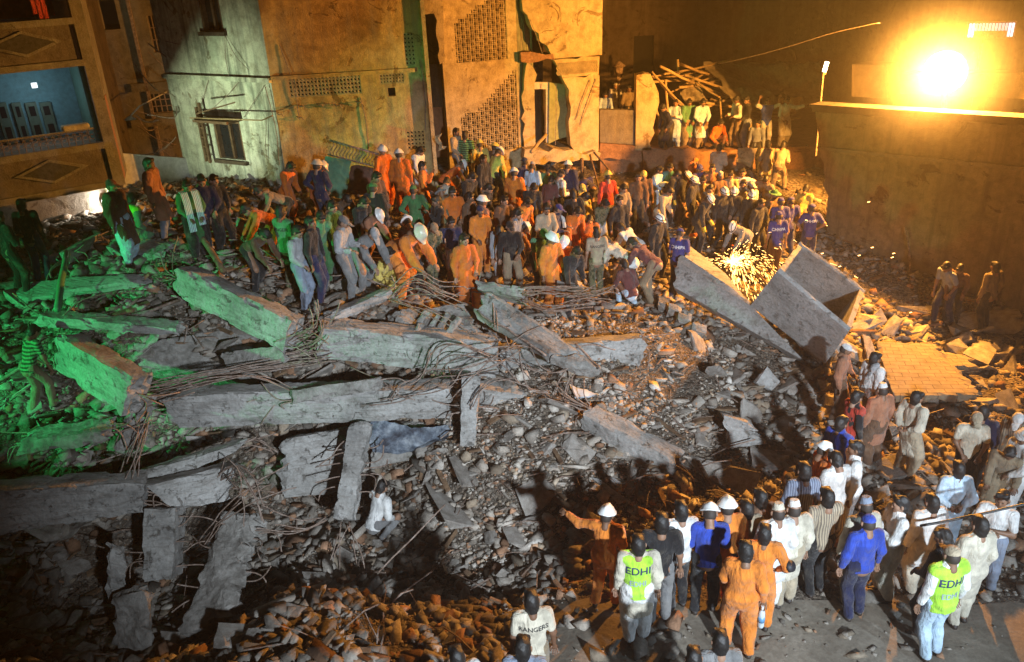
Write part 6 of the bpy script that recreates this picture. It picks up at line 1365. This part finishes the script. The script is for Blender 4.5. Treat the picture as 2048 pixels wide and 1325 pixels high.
while n < 125000:
    if rs.rand() < .45: px, py = rs.uniform(560, 1700), rs.uniform(560, 1330); big = 1
    else: px, py = rs.uniform(-60, 2110), rs.uniform(330, 1340); big = 1
    if rs.rand() > dens(px, py): continue
    r = ray(px, py); d = 7+rs.rand()*0
    p = hit(px, py, dmin=6.5) if rs.rand() < .35 else None
    if p is None:
        x = rs.uniform(-12, 12); y = 7.5+17*rs.rand()**1.5; qx, qy = proj((x, y, gh(x, y)))
        if not (-60 < qx < 2110 and 300 < qy < 1350) or rs.rand() > dens(qx, qy): continue
        p = Vector((x, y, gh(x, y)))
    cl = noise.noise(p*.9)+.6*noise.noise(p*2.3)
    if cl < -.25 and rs.rand() < .55: continue
    s = min((.011+.019*rs.pareto(1.75))*(1+max(cl, -.3)), .15)
    if -1.5 < p.x < 4.5 and 10.3 < p.y < 15.5 and rs.rand() < .85: s = min(s*.5, .06)
    tn = tint()
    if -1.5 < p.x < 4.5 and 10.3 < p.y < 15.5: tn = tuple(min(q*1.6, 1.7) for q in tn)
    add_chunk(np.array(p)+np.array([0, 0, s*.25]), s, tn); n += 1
V = np.concatenate(Vs); F = np.concatenate(Fs); C = np.concatenate(Cs)
me = bpy.data.meshes.new('rubble'); me.vertices.add(len(V)); me.vertices.foreach_set('co', V.astype(np.float32).ravel()); me.loops.add(len(F)*3); me.loops.foreach_set('vertex_index', F.astype(np.int32).ravel()); me.polygons.add(len(F)); me.polygons.foreach_set('loop_start', np.arange(0, len(F)*3, 3, dtype=np.int32)); me.update(calc_edges=True)
at_ = me.attributes.new('rc', 'FLOAT_COLOR', 'POINT'); at_.data.foreach_set('color', C.astype(np.float32).ravel()); me.materials.append(M_RUB)
tag(link(bpy.data.objects.new('rubble', me)), kind='stuff')
PM = []
for P, Fc in PROTO:
    me = bpy.data.meshes.new('concrete_chunk'); q = []
    bm = bmesh.new(); vv = [bm.verts.new(v) for v in P.tolist()]; [bm.faces.new([vv[i] for i in f]) for f in Fc.tolist()]
    bmesh.ops.subdivide_edges(bm, edges=bm.edges[:], cuts=2, use_grid_fill=True)
    for v in bm.verts: v.co += noise.noise_vector(v.co*3.5)*.035+noise.noise_vector(v.co*9)*.03
    bm.to_mesh(me); bm.free(); a = me.attributes.new('rc', 'FLOAT_COLOR', 'POINT'); a.data.foreach_set('color', [1.0]*4*len(me.vertices)); me.materials.append(M_RUB); PM.append(me)
ZN = [('lump of broken concrete in the dark pit at the bottom centre', 500, 1060, 1050, 1310, 60, .06, .19), ('lump of broken masonry among the right hand onlookers', 1560, 2040, 700, 1080, 90, .09, .26), ('lump of broken concrete on the grey gravel slope at the centre right', 960, 1500, 640, 1010, 50, .06, .13),
      ('lump of broken concrete in the dim lower left heap', 0, 460, 1090, 1320, 40, .1, .22), ('green lit lump of rubble in the hollow at the left', 60, 640, 600, 850, 35, .07, .17), ('lump of rubble at the foot of the long right wall', 1700, 2048, 600, 720, 20, .2, .4)]
for lab, x0, x1, y0, y1, n, s0, s1 in ZN:
    for i in range(n):
        p = hit(rs.uniform(x0, x1), rs.uniform(y0, y1)); s = rs.uniform(s0, s1); o = bpy.data.objects.new('concrete_chunk', PM[rs.randint(len(PM))]); link(o)
        o.location = p+Vector((0, 0, s*.2)); o.rotation_euler = (rs.uniform(-.6, .6), rs.uniform(-.6, .6), rs.uniform(0, 6.28)); o.scale = (s*rs.uniform(.8, 1.3), s*rs.uniform(.7, 1.2), s*rs.uniform(.6, 1.1)); tag(o, lab, 'rubble', lab+'s' if False else 'loose lumps: '+lab)
# flat broken plates of floor slab leaning in the heap
for lab, x0, x1, y0, y1, n, s0, s1 in (('flat plate of broken floor slab leaning in the grey heap under the long beams', 480, 1250, 620, 1100, 40, .15, .45), ('flat plate of broken slab in the dim hollow at the lower left', 0, 520, 860, 1320, 30, .2, .5), ('flat plate of broken slab among the orange lit debris at the right', 1380, 2048, 640, 1060, 60, .15, .45), ('green lit plate of broken slab at the left', 0, 620, 560, 860, 26, .15, .45), ('flat plate of broken slab lying under the crowd', 520, 1300, 480, 620, 24, .15, .4)):
    for i in range(n):
        p = hit(rs.uniform(x0, x1), rs.uniform(y0, y1)); s = rs.uniform(s0, s1); o = bpy.data.objects.new('slab_plate', PM[rs.choice([k for k in range(len(PM)) if PFL[k] < .3])]); link(o)
        o.location = p+Vector((0, 0, s*.12)); o.rotation_euler = (rs.uniform(-.7, .7), rs.uniform(-.7, .7), rs.uniform(0, 6.28)); o.scale = (s*rs.uniform(.8, 1.3), s*rs.uniform(.7, 1.2), s*rs.uniform(.5, .9)); tag(o, lab, 'rubble', 'loose plates: '+lab)
# thin sticks, laths and wires lying all over: nobody could count them
mb = MB()
for i in range(900):
    p = hit(rs.uniform(-20, 2070), rs.uniform(480, 1330)); qx, qy = proj(p)
    if rs.rand() > dens(qx, qy): continue
    a = rs.uniform(0, 6.28); L = rs.uniform(.15, .8); v = Vector((cos(a), sin(a), rs.uniform(-.15, .5)))*L; mb.tube([p+Vector((0, 0, .04)), p+v*.5+Vector((rs.uniform(-.05, .05), rs.uniform(-.05, .05), .08)), p+v+Vector((0, 0, .03))], rs.uniform(.005, .013), 4)
tag(mb.build('wire_debris', M_IRON), kind='stuff')
mb = MB()
for i in range(260):
    p = hit(rs.uniform(-20, 2070), rs.uniform(480, 1330)); qx, qy = proj(p)
    if rs.rand() > dens(qx, qy): continue
    a = rs.uniform(0, 6.28); L = rs.uniform(.1, .35); u = Vector((cos(a), sin(a), rs.uniform(-.3, .5)))*L; w2 = Vector((-sin(a), cos(a), rs.uniform(-.4, .4)))*rs.uniform(.02, .05); h_ = Vector((0, 0, .02)); q = p+Vector((0, 0, .06))
    mb.hexa([q-u-w2-h_, q+u-w2-h_, q+u+w2-h_, q-u+w2-h_, q-u-w2+h_, q+u-w2+h_, q+u+w2+h_, q-u+w2+h_])
tag(mb.build('splinters', M_WOOD), kind='stuff')
# ------------------------------------------------ sparks of the grinder
SP = at(1462, 522, 17.9); mb = MB(); rr = random.Random(9)
for i in range(900):
    v = Vector((rr.gauss(1.5, 1.1)*rr.random(), rr.gauss(-.4, .4), rr.gauss(.5, .8))); t = rr.random()**1.2*1.0; dt = rr.uniform(.012, .05)
    f_ = lambda t: SP+v*t+Vector((0, 0, -2.2*t*t)); mb.tube([f_(t), f_(t+dt*.5), f_(t+dt)], rr.uniform(.003, .007), 4, .002)
for i in range(260):
    v = Vector((rr.gauss(.1, 1.3), rr.gauss(0, .4), rr.gauss(.1, .5))); t = rr.random()**2*.3; p = SP+v*t; mb.tube([p, p+v*rr.uniform(.02, .06)-Vector((0, 0, .01))], .004, 4, .002)
for x, y in ((1735, 405), (1742, 496), (1716, 512), (1785, 508), (1782, 516), (1677, 534), (1819, 626), (1597, 623), (1647, 661), (1615, 671), (1548, 733), (1642, 508)): p = at(x, y, 16); mb.tube([p, p+Vector((.05, 0, .01))], .007, 4)
tag(mb.build('sparks', plain('white_hot_sparks', (1, .8, .4), .5, 0, (1, .5, .14), 9, 0)), kind='stuff')
lamp('spark_glow', 'POINT', SP+Vector((.25, -.25, .15)), 28, (1, .55, .2), size=.15)
# ------------------------------------------------ air
HZB = MB(); HZB.hexa([(-120, -20, -3.9), (120, -20, -3.9), (120, 180, -3.9), (-120, 180, -3.9), (-120, -20, 12), (120, -20, 12), (120, 180, 12), (-120, 180, 12)])
hm = bpy.data.materials.new('night_haze'); hm.use_nodes = True; t = hm.node_tree; t.nodes.remove(t.nodes['Principled BSDF']); pv = t.nodes.new('ShaderNodeVolumePrincipled'); pv.inputs['Density'].default_value = .0018; pv.inputs['Color'].default_value = (.9, .88, .85, 1); pv.inputs['Anisotropy'].default_value = .25
t.links.new(pv.outputs[0], t.nodes['Material Output'].inputs['Volume']); tag(HZB.build('haze', hm), kind='stuff')
